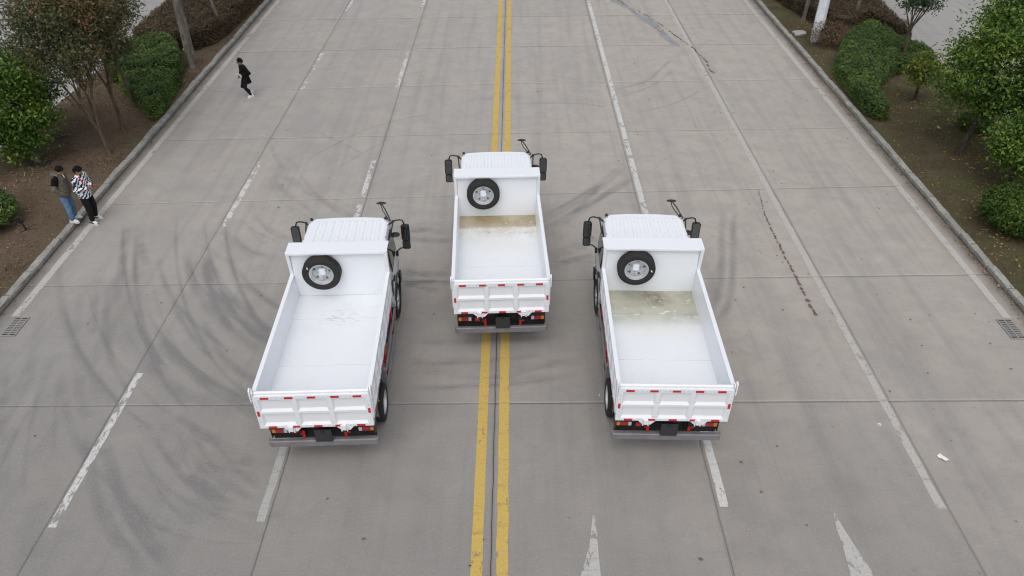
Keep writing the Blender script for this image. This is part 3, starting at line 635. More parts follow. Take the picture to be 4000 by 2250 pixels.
# kerbs: one stone after the other
def stone_mesh(l, w, h, seed):
    r = random.Random(seed)
    bm = bmesh.new()
    bmesh.ops.create_cube(bm, size=1)
    bmesh.ops.scale(bm, vec=(w, l, h), verts=bm.verts)
    bmesh.ops.translate(bm, vec=(0, 0, h / 2), verts=bm.verts)
    top = [e for e in bm.edges if all(v.co.z > h * .5 for v in e.verts)]
    bmesh.ops.bevel(bm, geom=top, offset=.028, segments=2, affect='EDGES', profile=.6)
    bmesh.ops.subdivide_edges(bm, edges=[e for e in bm.edges if abs(e.verts[0].co.y - e.verts[1].co.y) > l * .5], cuts=2)
    for v in bm.verts:
        if v.co.z > .02:
            v.co += Vector((r.uniform(-1, 1), r.uniform(-.6, .6), r.uniform(-1, .4))) * .013
    me = bpy.data.meshes.new('kerb_stone')
    bm.to_mesh(me)
    bm.free()
    return me
def kerb(xc, w, h, m, label, name='kerb', smin=.9, y0=2.0, y1=90, z0=-.06, seed=3):
    root = empty(name, (xc, 0, z0), label=label, cat='kerb', kind='structure')
    r = random.Random(seed)
    variants = {}
    y = y0
    while y < y1:
        l = r.choice([smin, smin, smin, smin * .98, smin * .52])
        k = (l, r.randrange(4))
        if k not in variants:
            variants[k] = stone_mesh(l - .038, w, h, r.random())
            variants[k].materials.append(m)
        o = bpy.data.objects.new('kerb_stone', variants[k])
        COL.objects.link(o)
        o.parent = root
        o.location = (r.uniform(-.014, .014), y + l / 2, r.uniform(-.016, .010))
        o.rotation_euler = (r.uniform(-.012, .012), r.uniform(-.04, .04), r.uniform(-.014, .014))
        y += l
    return root
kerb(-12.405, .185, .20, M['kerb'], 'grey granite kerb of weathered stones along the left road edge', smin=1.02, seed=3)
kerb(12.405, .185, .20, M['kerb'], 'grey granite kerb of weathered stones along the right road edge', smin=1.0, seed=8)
kerb(-16.79, .12, .21, M['edging'], 'pale thin edging between brown strip and service road on the left', smin=1.0, y0=12, y1=60, seed=5)
kerb(17.69, .12, .19, M['edging'], 'pale thin edging between right strip and yard', smin=1.0, y0=12, y1=60, seed=6)
kerb(-22.45, .18, .25, M['edging'], 'pale kerb of the far left pavement behind the service road', smin=1.0, y0=14, y1=60, seed=9)

# ---------------------------------------------------------------- trucks: materials
def body_paint(name, col, rough=.38):
    t = NT(name)
    p = t.objco()
    a = t.noise(p, .9, 4)
    c = t.mix(t.ramp(a, .3, .7), tuple(x * .985 for x in col), col)
    g = t.noise(p, 9, 7, .7)
    c = t.mix(t.ramp(g, .56, .8, 0, .14), c, (.48, .46, .42))
    t.set(t.b.inputs['Coat Weight'], .25)
    t.set(t.b.inputs['Coat Roughness'], .15)
    t.bump(t.noise(p, 3.0, 2), .05, .02)
    return t.fin(c, rough)
WHITE = (.78, .805, .84)
M['white'] = body_paint('white_body_paint', WHITE)
M['bedwhite'] = body_paint('white_bed_paint', (.74, .765, .805), .5)

def bed_floor(name, kind):
    t = NT(name)
    p = t.objco()
    s = t.sep(p)
    base = (.745, .77, .80)
    g = t.noise(p, 1.5, 6, .65)
    c = t.mix(t.ramp(g, .48, .75, 0, .22), base, (.60, .61, .61))
    wob_ = t.math('MULTIPLY', t.math('SUBTRACT', t.noise(p, 2.2, 6, .6), .5), .9)
    if kind == 'clean':
        # scuffs left by something dragged about near the headboard
        r = t.math('ADD', t.math('MULTIPLY', t.math('SUBTRACT', s[1], 2.62), 1.6), 0.0)
        d = t.math('SQRT', t.math('ADD', t.math('MULTIPLY', t.math('ADD', s[0], -.05), t.math('ADD', s[0], -.05)), t.math('MULTIPLY', r, r)))
        m = t.ramp(d, .05, .62, 1, 0)
        k = t.noise(t.scale(p, (1, 2.2, 1)), 5.0, 9, .75, 1.2)
        c = t.mix(t.math('MULTIPLY', m, t.ramp(k, .50, .64, 0, .9)), c, (.30, .30, .315))
        k2 = t.noise(t.scale(p, (1, 1, 1), (4, 1, 0)), 3.0, 8, .7, 1.5)
        c = t.mix(t.ramp(k2, .60, .66, 0, .35), c, (.66, .66, .66))
    else:
        if kind == 'tan':
            col, col2 = (.275, .205, .085), (.14, .10, .048)
            edge, soft = 2.86, .10
        else:
            col, col2 = (.27, .27, .18), (.13, .118, .075)
            edge, soft = 2.55, .55
        y = t.math('ADD', s[1], t.math('MULTIPLY', wob_, .25))
        m = t.ramp(y, edge - soft, edge + soft * .6, 0, .92 if kind == 'tan' else .85)
        c = t.mix(m, c, t.mix(t.ramp(t.noise(p, 3.0, 7, .7), .35, .7), col, tuple(.75 * a + .25 * b for a, b in zip(col, col2))))
        m3 = t.math('MULTIPLY', t.ramp(y, 2.15, edge + .05, 0, .5), t.ramp(t.noise(t.scale(p, (1, .6, 1), (7, 1, 0)), 2.4, 6, .65), .3, .62))
        c = t.mix(m3, c, col)
        # faint wash further back and a dirty tide line
        m2 = t.math('MULTIPLY', t.ramp(y, 1.2, 2.7, 0, .5), t.ramp(t.noise(p, 1.2, 6), .3, .65))
        c = t.mix(m2, c, (.60, .59, .50))
        tl = t.ramp(t.math('ABSOLUTE', t.math('SUBTRACT', t.math('ADD', s[1], t.math('MULTIPLY', wob_, .12)), 2.60)), .0, .14, 1, 0)
        c = t.mix(t.math('MULTIPLY', tl, t.ramp(t.noise(t.scale(p, (1, .6, 1)), 2.4, 7, .7), .46, .70, 0, .75 if kind == 'tan' else .4)), c, col2)
        if kind == 'green':
            q = t.math('MULTIPLY', t.ramp(t.math('ABSOLUTE', t.math('SUBTRACT', s[0], .12)), .05, .45, 1, 0), t.ramp(y, 2.75, 3.0, 0, 1))
            c = t.mix(t.math('MULTIPLY', q, t.ramp(t.noise(p, 6, 7, .7), .35, .65, .1, .8)), c, (.16, .14, .105))
        # scraped bright flakes
        fl = t.noise(t.scale(p, (1, 1.4, 1), (3, 3, 0)), 3.4, 3, .55, 1.6)
        rg = t.math('MULTIPLY', t.ramp(t.math('ABSOLUTE', t.math('SUBTRACT', s[1], 2.78)), .1, .5, 1, 0), t.ramp(fl, .60, .70, 0, .7))
        c = t.mix(rg, c, (.80, .82, .84))
    t.bump(t.noise(p, 1.2, 2), .10, .03)
    return t.fin(c, .6, spec=.2)
M['floor_clean'] = bed_floor('scuffed_white_bed_floor', 'clean')
M['floor_tan'] = bed_floor('tan_stained_bed_floor', 'tan')
M['floor_green'] = bed_floor('grey_green_stained_bed_floor', 'green')
M['rivet'] = simple('zinc_rivet', (.42, .43, .45), .4, .3)
M['black'] = simple('black_chassis_paint', (.012, .012, .013), .5, dirt=((.06, .055, .045), .5))
M['black_plastic'] = simple('black_plastic', (.016, .017, .018), .42, dirt=((.07, .068, .062), .35))
M['plate'] = simple('dark_grey_plate', (.028, .030, .034), .55)
M['grey'] = simple('grey_steel_paint', (.185, .178, .190), .45, dirt=((.25, .23, .21), .35))
M['alu'] = simple('grey_guard_paint', (.235, .24, .25), .4, dirt=((.14, .13, .12), .4))
M['rim'] = simple('silver_wheel_paint', (.50, .52, .54), .35, .35, dirt=((.25, .24, .22), .3))
M['rimdark'] = simple('wheel_hole_shadow_grey', (.09, .095, .10), .6)
M['tyre'] = simple('tyre_rubber', (.017, .0165, .016), .78, scale=14, dirt=((.075, .06, .045), .4), bump=.2)
M['sticker'] = simple('pale_sticker', (.75, .75, .72), .5)
M['brass'] = simple('brass_latch', (.42, .30, .08), .4, .7)
M['redmetal'] = simple('red_paint', (.42, .012, .014), .45)
def lens(name, col, rough=.18):
    t = NT(name)
    p = t.objco()
    g = t.n('ShaderNodeTexWave', {'Vector': p, 'Scale': 60.0}).outputs['Fac']
    c = t.mix(t.ramp(g, .3, .7, 0, .35), col, tuple(x * .55 for x in col))
    t.set(t.b.inputs['Coat Weight'], .6)
    return t.fin(c, rough)
M['red_lens'] = lens('red_lens', (.40, .012, .018))
M['amber_lens'] = lens('amber_lens', (.75, .22, .015))
M['clear_lens'] = lens('clear_lens', (.62, .64, .66))
M['reflector'] = lens('red_reflective_tape', (.56, .010, .028), .4)
M['mirror'] = simple('mirror_glass', (.24, .26, .275), .03, 1.0, vary=.02)
t = NT('dark_cab_glass'); M['glass'] = t.fin((.018, .021, .022), .04, spec=.6)

# ---------------------------------------------------------------- trucks: builder
HW, YT, YH = 1.04, -.18, 3.40           # half width, rear face, headboard
ZF, ZS, ZTOP = 1.474, 2.05, 2.62        # bed floor, side top, headboard top
RW = .40                                # wheel radius
WHITEM = M['white']

def tyre_profile(r, w):
    h = w / 2
    out = [(r * .595, -h * .80), (r * .66, -h * .97), (r * .80, -h * 1.04), (r * .925, -h * .97), (r * .975, -h * .80)]
    tread = []
    for a, b in ((-.78, -.50), (-.42, -.14), (-.06, .06), (.14, .42), (.50, .78)):
        tread += [(r * .972, h * (a - .015)), (r, h * a), (r, h * b), (r * .972, h * (b + .015))]
    return out + tread + [(rr, -oo) for rr, oo in reversed(out)]

def add_wheel(parent, c, axis, out, dish=.06, spare=False, name='wheel', w=.205, detail=True):
    """a wheel with its tyre and rim; out = +1/-1 says which way the outer face looks"""
    root = empty(name, (0, 0, 0))
    root.parent = parent
    tm = MB().lathe(tyre_profile(RW, w), c, axis, 40, close=True)
    tm.build('tyre', M['tyre'], root, smooth=True)
    h = w / 2
    R = RW * .615
    rb = MB()
    o = out
    rb.lathe([(R * 1.01, o * h * .83), (R * 1.03, o * h * .90), (R * .95, o * h * .86), (R * .90, o * h * .5), (R * .84, o * h * .42), (R * .82, o * (h * .05 + dish * 0)), (R * .78, -o * h * .2), (R * .60, o * (-h * .2 if spare else h * .25)), (R * .50, o * (-h * .42 if spare else h * .5)), (R * .22, o * (-h * .42 if spare else h * .5)), (R * .20, -o * h * .8), (R * .95, -o * h * .8)], c, axis, 40, close=True)
    rb.build('rim', M['rim'], root, smooth=True)
    if detail:
        zf = o * (-h * .42 if spare else h * .5)
        def disc(mb, rad, ang, r, off):
            if axis == 'x': q = (c[0] + off, c[1] + rad * math.cos(ang), c[2] + rad * math.sin(ang))
            else: q = (c[0] + rad * math.cos(ang), c[1] + off, c[2] + rad * math.sin(ang))
            mb.lathe([(.0005, -.006), (r, -.006), (r, .006), (.0005, .006)], q, axis, 12)
        for k in range(6):
            hb = MB(); disc(hb, R * .37, k * math.pi / 3 + .3, R * .055, zf)
            hb.build('bolt_hole', M['rimdark'], root, smooth=True)
        for k in range(5):
            hb = MB(); disc(hb, R * .68, k * 2 * math.pi / 5 + .2, R * .105, o * (-h * .16 if spare else h * .20))
            hb.build('hand_hole', M['rimdark'], root, smooth=True)
    if spare:
        MB().box(c[0] - .075, c[0] + .075, c[1] - .01, c[1] + .08, c[2] - .09, c[2] + .09).build('mounting_plate', M['white'], root, bevel=.03)
        nb = MB(); nb.lathe([(.0005, -.05), (.022, -.05), (.022, .04), (.0005, .04)], (c[0], c[1] - .03, c[2] - .115), 'y', 8)
        nb.build('bolt', M['rim'], root)
        a = 2.55
        sb = MB()
        Mx = Matrix.Translation((c[0] + RW * .79 * math.cos(a), c[1] - h * 1.035, c[2] + RW * .79 * math.sin(a))) @ Matrix.Rotation(-a + .9, 4, 'Y')
        sb.box(-.028, .028, -.004, .004, -.010, .010, Mx)
        sb.build('sticker', M['sticker'], root)
    return root

def panel_mesh(w, h, d, slope):
    """recessed pressing: flat back and an upward-facing slope below, outer face looks to -y, centre at origin"""
    mb = MB()
    s = .035
    z0, z1 = -h / 2, h / 2
    vs = [(-w / 2, 0, z0), (w / 2, 0, z0), (w / 2, 0, z1), (-w / 2, 0, z1),
          (-w / 2 + s, d, z0 + slope), (w / 2 - s, d, z0 + slope), (w / 2 - s, d, z1 - .006), (-w / 2 + s, d, z1 - .006)]
    mb.add(vs, [(0, 1, 5, 4), (1, 2, 6, 5), (2, 3, 7, 6), (3, 0, 4, 7), (4, 5, 6, 7)])
    bk = [(-w / 2, d + .012, z0), (w / 2, d + .012, z0), (w / 2, d + .012, z1), (-w / 2, d + .012, z1)]
    mb.add(bk, [(3, 2, 1, 0)])
    return mb.mesh('panel')

def make_truck():
    T = empty('dump_truck')
    # ---- bed floor in three sheets on a base
    fl = MB().box(-.965, .965, -.155, 3.395, 1.30, 1.462).build('bed_floor', M['bedwhite'], T)
    for a, b in ((-.155, 1.168), (1.176, 2.592), (2.600, 3.393)):
        MB().box(-.955, .955, a, b, 1.4625, ZF).build('floor_sheet', M['floor_clean'], fl, bevel=.002, seg=1)
    # ---- side walls: inner skin leaning out, frame of rails and posts, pressed panels between
    pm = {}
    for s in (-1, 1):
        mb = MB()
        def SX(a, b): return (a, b) if s > 0 else (-b, -a)
        x0, x1 = SX(.968, 1.046)
        mb.box(x0, x1, -.155, 3.40, ZS - .055, ZS)                       # top rail
        x0, x1 = SX(.955, 1.04)
        mb.box(x0, x1, -.155, 3.40, 1.375, 1.462)                          # bottom rail
        x0, x1 = SX(.985, 1.04)
        mb.box(x0, x1, -.150, 3.398, 1.700, 1.742)                          # middle rail
        n = 7
        ys = [-.155 + i * (3.555 - .08) / n for i in range(n + 1)]
        for y in ys:
            x0, x1 = SX(.984, 1.0415)
            mb.box(x0, x1, y, y + .08, 1.462, ZS - .055)
        mb.loft([[(s * .975, y, ZS - .055), (s * .983, y, ZS - .055), (s * .983, y, 1.462), (s * .940, y, 1.462)] for y in (-.15, 3.395)])
        w = mb.build('side_wall', M['white'], T, bevel=.006)
        pw = ys[1] - ys[0] - .08
        for i in range(n):
            for za, zb in ((1.462, 1.700), (1.742, ZS - .055)):
                key = round(zb - za, 4)
                if key not in pm:
                    pm[key] = panel_mesh(pw, zb - za, .045, .05)
                    pm[key].materials.append(M['white'])
                o = bpy.data.objects.new('panel', pm[key]); COL.objects.link(o); o.parent = w
                o.location = (s * 1.038, ys[i] + .08 + pw / 2, (za + zb) / 2)
                o.rotation_euler = (0, 0, s * math.pi / 2)
        for i in range(n):
            y = -.03 + i * .545
            x0, x1 = SX(1.0405, 1.046)
            MB().box(x0, x1, y, y + .16, 1.395, 1.440).build('reflector', M['reflector'], w)
        # ear of the rear post with its hook loop
        ex0, ex1 = SX(1.030, 1.056)
        pr_ = [(-.21, 1.90), (-.215, 2.08), (-.205, 2.15), (-.175, 2.185), (-.135, 2.185), (-.105, 2.14), (-.09, 2.02), (-.085, 1.90)]
        MB().prism(pr_, 'x', ex0, ex1).build('hinge_ear', M['white'], w, bevel=.006)
        lp = MB(); lp.tube([(s * 1.005, -.19, 2.02), (s * 1.005, -.2, 2.10), (s * 1.005, -.165, 2.145), (s * 1.005, -.12, 2.10), (s * 1.005, -.11, 2.02)], .012, 6)
        lp.build('hook_loop', M['white'], w, smooth=True)
    # ---- headboard with cab protector
    hb = MB()
    hb.box(-.972, .972, YH, YH + .03, 1.30, ZTOP - .012)
    for s in (-1, 1):
        x0, x1 = (.978, 1.046) if s > 0 else (-1.046, -.978)
        hb.prism([(YH - .005, 1.30), (YH - .005, ZS + .002), (YH - .07, ZTOP - .05), (YH - .07, ZTOP - .005), (YH + .05, ZTOP - .005), (YH + .05, 1.30)], 'x', x0, x1)
    for x in (-.6, 0, .6):
        hb.box(x - .04, x + .04, YH + .031, YH + .075, 1.35, ZTOP - .02)
    H = hb.build('headboard', M['white'], T, bevel=.006)
    cp = MB()
    cp.box(-1.048, 1.048, YH - .075, YH + .335, ZTOP - .004, ZTOP + .012)
    cp.box(-1.0, 1.0, YH - .083, YH - .0755, ZTOP - .042, ZTOP + .002)
    cp.box(-1.048, 1.048, YH + .32, YH + .335, ZTOP - .06, ZTOP - .0045)
    cp.build('cab_protector', M['white'], H, bevel=.004)
    # ---- spare wheel on the headboard
    add_wheel(T, (-.342, YH - .125, 2.175), 'y', -1, spare=True, name='spare_wheel')
    # ---- tailgate
    tg = MB()
    zb, zt = 1.225, 2.02
    yo, yi = YT - .02, YT + .045
    tg.box(-1.02, 1.02, yi + .013, yi + .03, zb, zt)
    rails = [(1.936, zt), (1.585, 1.640), (zb, 1.290)]
    for a, b in rails:
        tg.box(-1.02, 1.02, yo, yi + .0125, a, b)
    xr = [(-1.02, -.93), (-.351, -.268), (.268, .351), (.93, 1.02)]
    for (a, b) in xr:
        for za, zb2 in ((1.290, 1.585), (1.640, 1.936)):
            tg.box(a, b, yo + .001, yi + .0125, za, zb2)
    G = tg.build('tailgate', M['white'], T, bevel=.004)
    for i in range(3):
        xa, xb = xr[i][1], xr[i + 1][0]
        for za, zb2 in ((1.290, 1.585), (1.640, 1.936)):
            key = ('t', round(xb - xa, 3))
            if key not in pm:
                pm[key] = panel_mesh(xb - xa, zb2 - za, .034, .052)
                pm[key].materials.append(M['white'])
            o = bpy.data.objects.new('panel', pm[key]); COL.objects.link(o); o.parent = G
            o.location = ((xa + xb) / 2, yo + .003, (za + zb2) / 2)
    tt = MB(); tt.tube([(-1.0, YT + .045, 2.055), (1.0, YT + .045, 2.055)], .034, 12)
    tt.build('top_tube', M['white'], G, smooth=True)
    MB().box(-1.02, 1.02, yo + .004, yi + .03, zt + .0005, zt + .012).build('top_cap', M['white'], G, bevel=.003)
    rmesh = MB().box(-.074, .074, -.003, .003, -.023, .023).mesh('reflector'); rmesh.materials.append(M['reflector'])
    rv = MB().box(-.022, .022, -.003, .003, -.060, .060).mesh('reflector'); rv.materials.append(M['reflector'])
    for me, pts in ((rmesh, [(-.81, 1.978), (-.39, 1.978), (.005, 1.978), (.41, 1.978), (.80, 1.978), (-.79, 1.254), (-.375, 1.254), (.02, 1.254), (.40, 1.254), (.79, 1.254)]), (rv, [(-.978, 1.60), (.978, 1.62)])):
        for x, z in pts:
            o = bpy.data.objects.new('reflector', me); COL.objects.link(o); o.parent = G
            o.location = (x, yo - .0032, z)
    sk = MB()                                                                # thin lines of tape between the reflectors and rivets
    for x in (-.6, -.2, .21, .6):
        for z in (1.978, 1.254):
            for dx in (-.085, 0, .085):
                sk.box(x + dx - .006, x + dx + .006, yo - .004, yo + .001, z - .006, z + .006)
    for x in (-.978, .978):
        for z in (1.38, 1.45, 1.77, 1.86):
            sk.box(x - .006, x + .006, yo - .004, yo + .001, z - .006, z + .006)
    sk.build('rivet', M['rivet'], G)
    for x in (-.455, .49):
        hm = MB().prism([(x - .155, zb + .0), (x + .17, zb + .0), (x + .09, zb - .10), (x - .06, zb - .10)], 'y', yo + .002, yo + .022)
        hm.box(x - .07, x - .05, yo - .03, yo + .0015, zb - .105, zb + .05)
        hm.box(x + .03, x + .05, yo - .03, yo + .0015, zb - .105, zb + .0)
        hm.box(x - .048, x + .028, yo - .045, yo + .0012, zb - .06, zb + .055)
        hm.build('hinge', M['white'], G, bevel=.004)
    # ---- chassis
    ch = MB()
    for s in (-1, 1):
        ch.box(s * .38 - .035, s * .38 + .035, .12, 5.1, .62, .84)
        ch.box(s * .42 - .04, s * .42 + .04, .0, 3.4, .86, 1.05)
    for y in (.22, 1.1, 2.0, 2.9, 3.6):
        ch.box(-.345, .345, y, y + .08, .66, .80)
    for y in np.arange(.1, 3.3, .42):
        ch.box(-.95, .95, y, y + .06, 1.10, 1.298)
    ch.box(-.965, .965, .17, .20, .56, 1.20)
    ch.box(-.9, .9, 1.16, 1.28, .34, .46)
    ch.box(-.8, .8, 4.55, 4.65, .34, .44)
    ch.lathe([(.001, -.14), (.13, -.14), (.19, -.04), (.19, .06), (.10, .16), (.001, .16)], (0, 1.22, .40), 'y', 14)
    ch.tube([(0, 1.3, .45), (0, 3.6, .62)], .045, 8)
    ch.box(-.30, .30, 1.6, 2.6, .64, .84)
    C_ = ch.build('chassis', M['black'], T, bevel=.006)
    for s in (-1, 1):
        MB().box(s * .955 - .012, s * .955 + .012, .05, .28, .70, 1.12).build('mud_flap', M['black_plastic'], T, bevel=.005)
        MB().box(s * .70 - .24, s * .70 + .24, .02, .055, 1.08, 1.20).build('rear_crossmember', M['black'], T, bevel=.005)
    MB().box(-.985, .985, -.06, .015, 1.185, 1.222).build('tail_beam', M['grey'], T, bevel=.004)
    # fuel tank, battery box and air tanks below the bed
    ft = MB(); ft.lathe([(.001, -.42), (.20, -.42), (.235, -.38), (.235, .38), (.20, .42), (.001, .42)], (-.70, 2.75, .70), 'y', 20)
    ft.build('fuel_tank', M['grey'], T, smooth=True)
    MB().box(.52, .90, 2.9, 3.5, .50, .95).build('battery_box', M['black_plastic'], T, bevel=.02)
    at = MB()
    for z in (.58, .82):
        at.lathe([(.001, -.36), (.08, -.34), (.11, -.28), (.11, .28), (.08, .34), (.001, .36)], (.70, 2.2, z), 'y', 14)
    at.build('air_tank', M['black'], T, smooth=True)
    # rear licence plate holder, bumper, lamps, tow hooks
    pl = MB().box(-.13, .185, -.068, -.050, .685, 1.0)
    pl.box(-.07, .13, -.054, .2, .86, .90)
    pl.build('plate_holder', M['plate'], T, bevel=.004)
    MB().box(-.01, .06, -.085, -.0755, .93, .97).build('plate_lamp', M['black_plastic'], T, bevel=.004)
    bp = MB()
    prof = [(-.02, .535), (-.045, .55), (-.045, .675), (-.025, .69), (.035, .69), (.035, .665), (.0, .66), (.0, .56), (.03, .535)]
    xs = [(-1.03, .07), (-1.015, .02), (-.97, .0), (.97, .0), (1.015, .02), (1.03, .07)]
    bp.loft([[(x, y + dy, z) for y, z in prof] for x, dy in xs])
    bp.build('rear_bumper', M['grey'], T, bevel=.004)
    for s in (-1, 1):
        L_ = empty('tail_lamp'); L_.parent = T
        def bx(nm, a, b, m, z0=.815, z1=.915, y0=.06, y1=.10):
            xa, xb = (a, b) if s > 0 else (-b, -a)
            return MB().box(xa, xb, y0, y1, z0, z1).build(nm, m, L_, bevel=.006)
        bx('lamp_housing', .645, .955, M['black_plastic'], .795, .935, .085, .16)
        bx('amber_lens', .875, .945, M['amber_lens'])
        bx('red_lens', .725, .873, M['red_lens'])
        bx('clear_lens', .660, .723, M['clear_lens'])
        bx('lamp_bracket', .62, .96, M['black_plastic'], .975, 1.06, .0, .06)
    fg = MB().box(-.585, -.475, .055, .10, .80, .905); fg.ball((-.53, .055, .852), (.03, .02, .03), 10, 6)
    fg.build('fog_lamp', M['red_lens'], T, bevel=.008)
    for x in (-.355, .42):
        tk = MB().box(x - .026, x + .026, .02, .045, .70, .90)
        tk.box(x - .07 if x < 0 else x + .027, x - .027 if x < 0 else x + .09, .025, .045, .80, .84)
        tk.tube([(x - .02, .08, .92), (x - .03, .08, 1.03), (x - .045, .1, 1.1)], .014, 6)
        tk.build('tow_hook', M['redmetal'], T, bevel=.004)
    # ---- wheels
    for s in (-1, 1):
        add_wheel(T, (s * .905, 1.20, RW), 'x', s, spare=True)
        add_wheel(T, (s * .675, 1.20, RW), 'x', -s, detail=False)
        add_wheel(T, (s * .885, 4.60, RW), 'x', s)
        hubm = MB(); hubm.lathe([(.001, .0), (.085, .0), (.07, .06), (.001, .07)] if s > 0 else [(.001, 0), (.085, 0), (.07, -.06), (.001, -.07)], (s * .93, 4.60, RW), 'x', 14)
        hubm.build('hub', M['rim'], T, smooth=True)
        # mudguard: a bent sheet over the rear pair
        arc = [(.80, .40), (.795, .55)] + [(1.22 - .46 * math.cos(a), .46 + .46 * math.sin(a)) for a in np.linspace(.35, 2.75, 9)] + [(1.66, .52)]
        rings = []
        g = MB()
        for y, z in arc:
            g.v += [(s * .50, y, z), (s * .915, y, z), (s * .915, y + .001, z - .055)]
        k = len(arc)
        for i in range(k - 1):
            g.f += [(3 * i, 3 * i + 1, 3 * i + 4, 3 * i + 3), (3 * i + 1, 3 * i + 2, 3 * i + 5, 3 * i + 4)]
            g.mi += [0, 0]
        go = g.build('mudguard', M['grey'], T)
        sm = go.modifiers.new('thick', 'SOLIDIFY'); sm.thickness = .008
        MB().box(s * .93 - .03, s * .93 + .03, 1.0, 1.04, 1.12, 1.16).build('side_marker', M['red_lens'], T, bevel=.005)
        MB().box(s * .99 - .035, s * .99 + .035, 1.74, 1.78, .98, 1.03).build('side_marker', M['red_lens'], T, bevel=.005)
        lt = MB(); lt.tube([(s * .935, .86, .80), (s * .935, .90, 1.02)], .013, 6); lt.tube([(s * .95, .93, 1.02), (s * .945, .96, 1.18)], .010, 6); lt.ball((s * .94, .85, .79), .022, 8, 6)
        lt.build('latch', M['brass'], T, smooth=True)
        # side guard: two rails, bent down at the front, and two uprights
        sg = empty('side_guard'); sg.parent = T
        for z, y0, y1 in ((.75, 1.74, 3.72), (.38, 1.80, 3.78)):
            r_ = MB()
            x = s * .995
            r_.box(x - .014, x + .014, y0, y1, z - .045, z + .045)
            r_.box(x + s * .0145 - .003, x + s * .0145 + .003, y0, y1, z - .012, z + .012)
            r_.build('rail', M['alu'], sg, bevel=.006)
        fr = MB(); fr.tube([(s * .995, 3.70, .75), (s * .99, 3.80, .74), (s * .97, 3.85, .66), (s * .96, 3.86, .40)], .03, 8)
        fr.build('front_bend', M['alu'], sg, smooth=True)
        rr = MB().prism([(1.60, .98), (1.75, .80), (1.79, .34), (1.745, .34), (1.70, .78), (1.55, .95)], 'x', s * .985 - .012, s * .985 + .012)
        rr.build('rear_bend', M['alu'], sg, bevel=.004)
        for y in (2.05, 3.35):
            up = MB().box(s * .955 - .02, s * .955 + .02, y, y + .16, .36, 1.16)
            up.build('upright', M['redmetal'], sg, bevel=.004)
    # ---- cab
    prof = [(3.80, .95), (3.80, 2.22), (3.84, 2.30), (4.98, 2.31), (5.12, 2.26), (5.20, 2.10), (5.42, 1.42), (5.45, .85), (5.42, .52), (5.12, .50)]
    prof += [(4.62 + .50 * math.cos(a), .52 + .50 * math.sin(a)) for a in np.linspace(.0, math.pi, 9)][0:9] + [(4.05, .62)]
    def hw(z, y): 
        b = .985 if z < 1.42 else .985 - (z - 1.42) / (2.31 - 1.42) * .085
        return b - max(0, y - 5.0) * .10
    cb = MB()
    n = len(prof)
    cb.add([(-hw(z, y), y, z) for y, z in prof] + [(hw(z, y), y, z) for y, z in prof], [tuple(range(n - 1, -1, -1)), tuple(range(n, 2 * n))] + [(i, (i + 1) % n, n + (i + 1) % n, n + i) for i in range(n)])
    CAB = cb.build('cab', M['white'], T, bevel=.03, seg=3)
    rf = MB()
    out = [(-.925, 3.83), (-.885, 4.90), (-.855, 5.06), (-.78, 5.12), (-.35, 5.165), (.35, 5.165), (.78, 5.12), (.855, 5.06), (.885, 4.90), (.925, 3.83)]
    inn = [(x * .94, 3.86 + (y - 3.83) * .985) for x, y in out]
    rf.loft([[(x, y, 2.285) for x, y in out], [(x, y, 2.318) for x, y in out], [(x, y, 2.345) for x, y in inn]])
    ROOF = rf.build('roof', M['white'], CAB, bevel=.012, seg=2)
    for i in range(9):
        x = (i - 4) * .178
        rb = MB()
        def rx(y): return x * (1.0 - .035 * (y - 4.0))
        rb.loft([[(rx(y) - .060, y, 2.340), (rx(y) - .045, y, h), (rx(y) + .045, y, h), (rx(y) + .060, y, 2.340)] for y, h in ((3.9, 2.346), (3.95, 2.358), (4.95, 2.358), (5.04, 2.346))])
        rb.build('roof_rib', M['white'], T if False else CAB, bevel=.006)
    for s in (-1, 1):
        kb = MB(); kb.lathe([(.001, -.03), (.036, -.03), (.036, .015), (.022, .04), (.001, .045)], (s * .835, 5.07, 2.36), 'z', 12)
        kb.build('roof_marker', M['black_plastic'], CAB, smooth=True)
        MB().box(s * .835 - .025, s * .835 + .025, 5.0, 5.03, 2.336, 2.356).build('marker_foot', M['rim'], CAB)
        bt = MB()
        for y in (4.30, 4.36, 4.80, 4.86):
            bt.lathe([(.0005, 0), (.011, 0), (.011, .006), (.0005, .006)], (s * .895, y, 2.332), 'z', 8)
        bt.build('roof_bolt', M['grey'], CAB)
        # door: outline seam, window with black surround, handle
        def sx(y, z, e): return s * (hw(z, y) + e)
        wn_ = [(4.22, 1.46), (5.22, 1.44), (5.26, 1.50), (5.06, 2.10), (4.22, 2.14)]
        fr = MB(); fr.add([(sx(y, z, .004), y, z) for y, z in wn_] + [(sx(y, z, -.01), y, z) for y, z in wn_], [tuple(range(5))] + [(i, (i + 1) % 5, 5 + (i + 1) % 5, 5 + i) for i in range(5)])
        cy, cz = 4.7, 1.78
        fr.build('window_frame', M['black_plastic'], CAB)
        gl = [(cy + (y - cy) * .92, cz + (z - cz) * .87) for y, z in wn_]
        gm = MB(); gm.add([(sx(y, z, .009), y, z) for y, z in gl] + [(sx(y, z, .0), y, z) for y, z in gl], [tuple(range(5))] + [(i, (i + 1) % 5, 5 + (i + 1) % 5, 5 + i) for i in range(5)])
        gm.build('side_window', M['glass'], CAB)
        dr = MB(); dr.tube([(s * .988, 5.22, 1.40), (s * .990, 5.2, .85), (s * .990, 5.06, .78)], .005, 4); dr.tube([(s * .988, 4.16, 1.42), (s * .990, 4.15, .95), (s * .990, 4.2, .85)], .005, 4)
        dr.build('door_seam', M['black_plastic'], CAB)
        MB().box(s * .99 - .015, s * .99 + .015, 4.24, 4.44, 1.18, 1.24).build('door_handle', M['black_plastic'], CAB, bevel=.008)
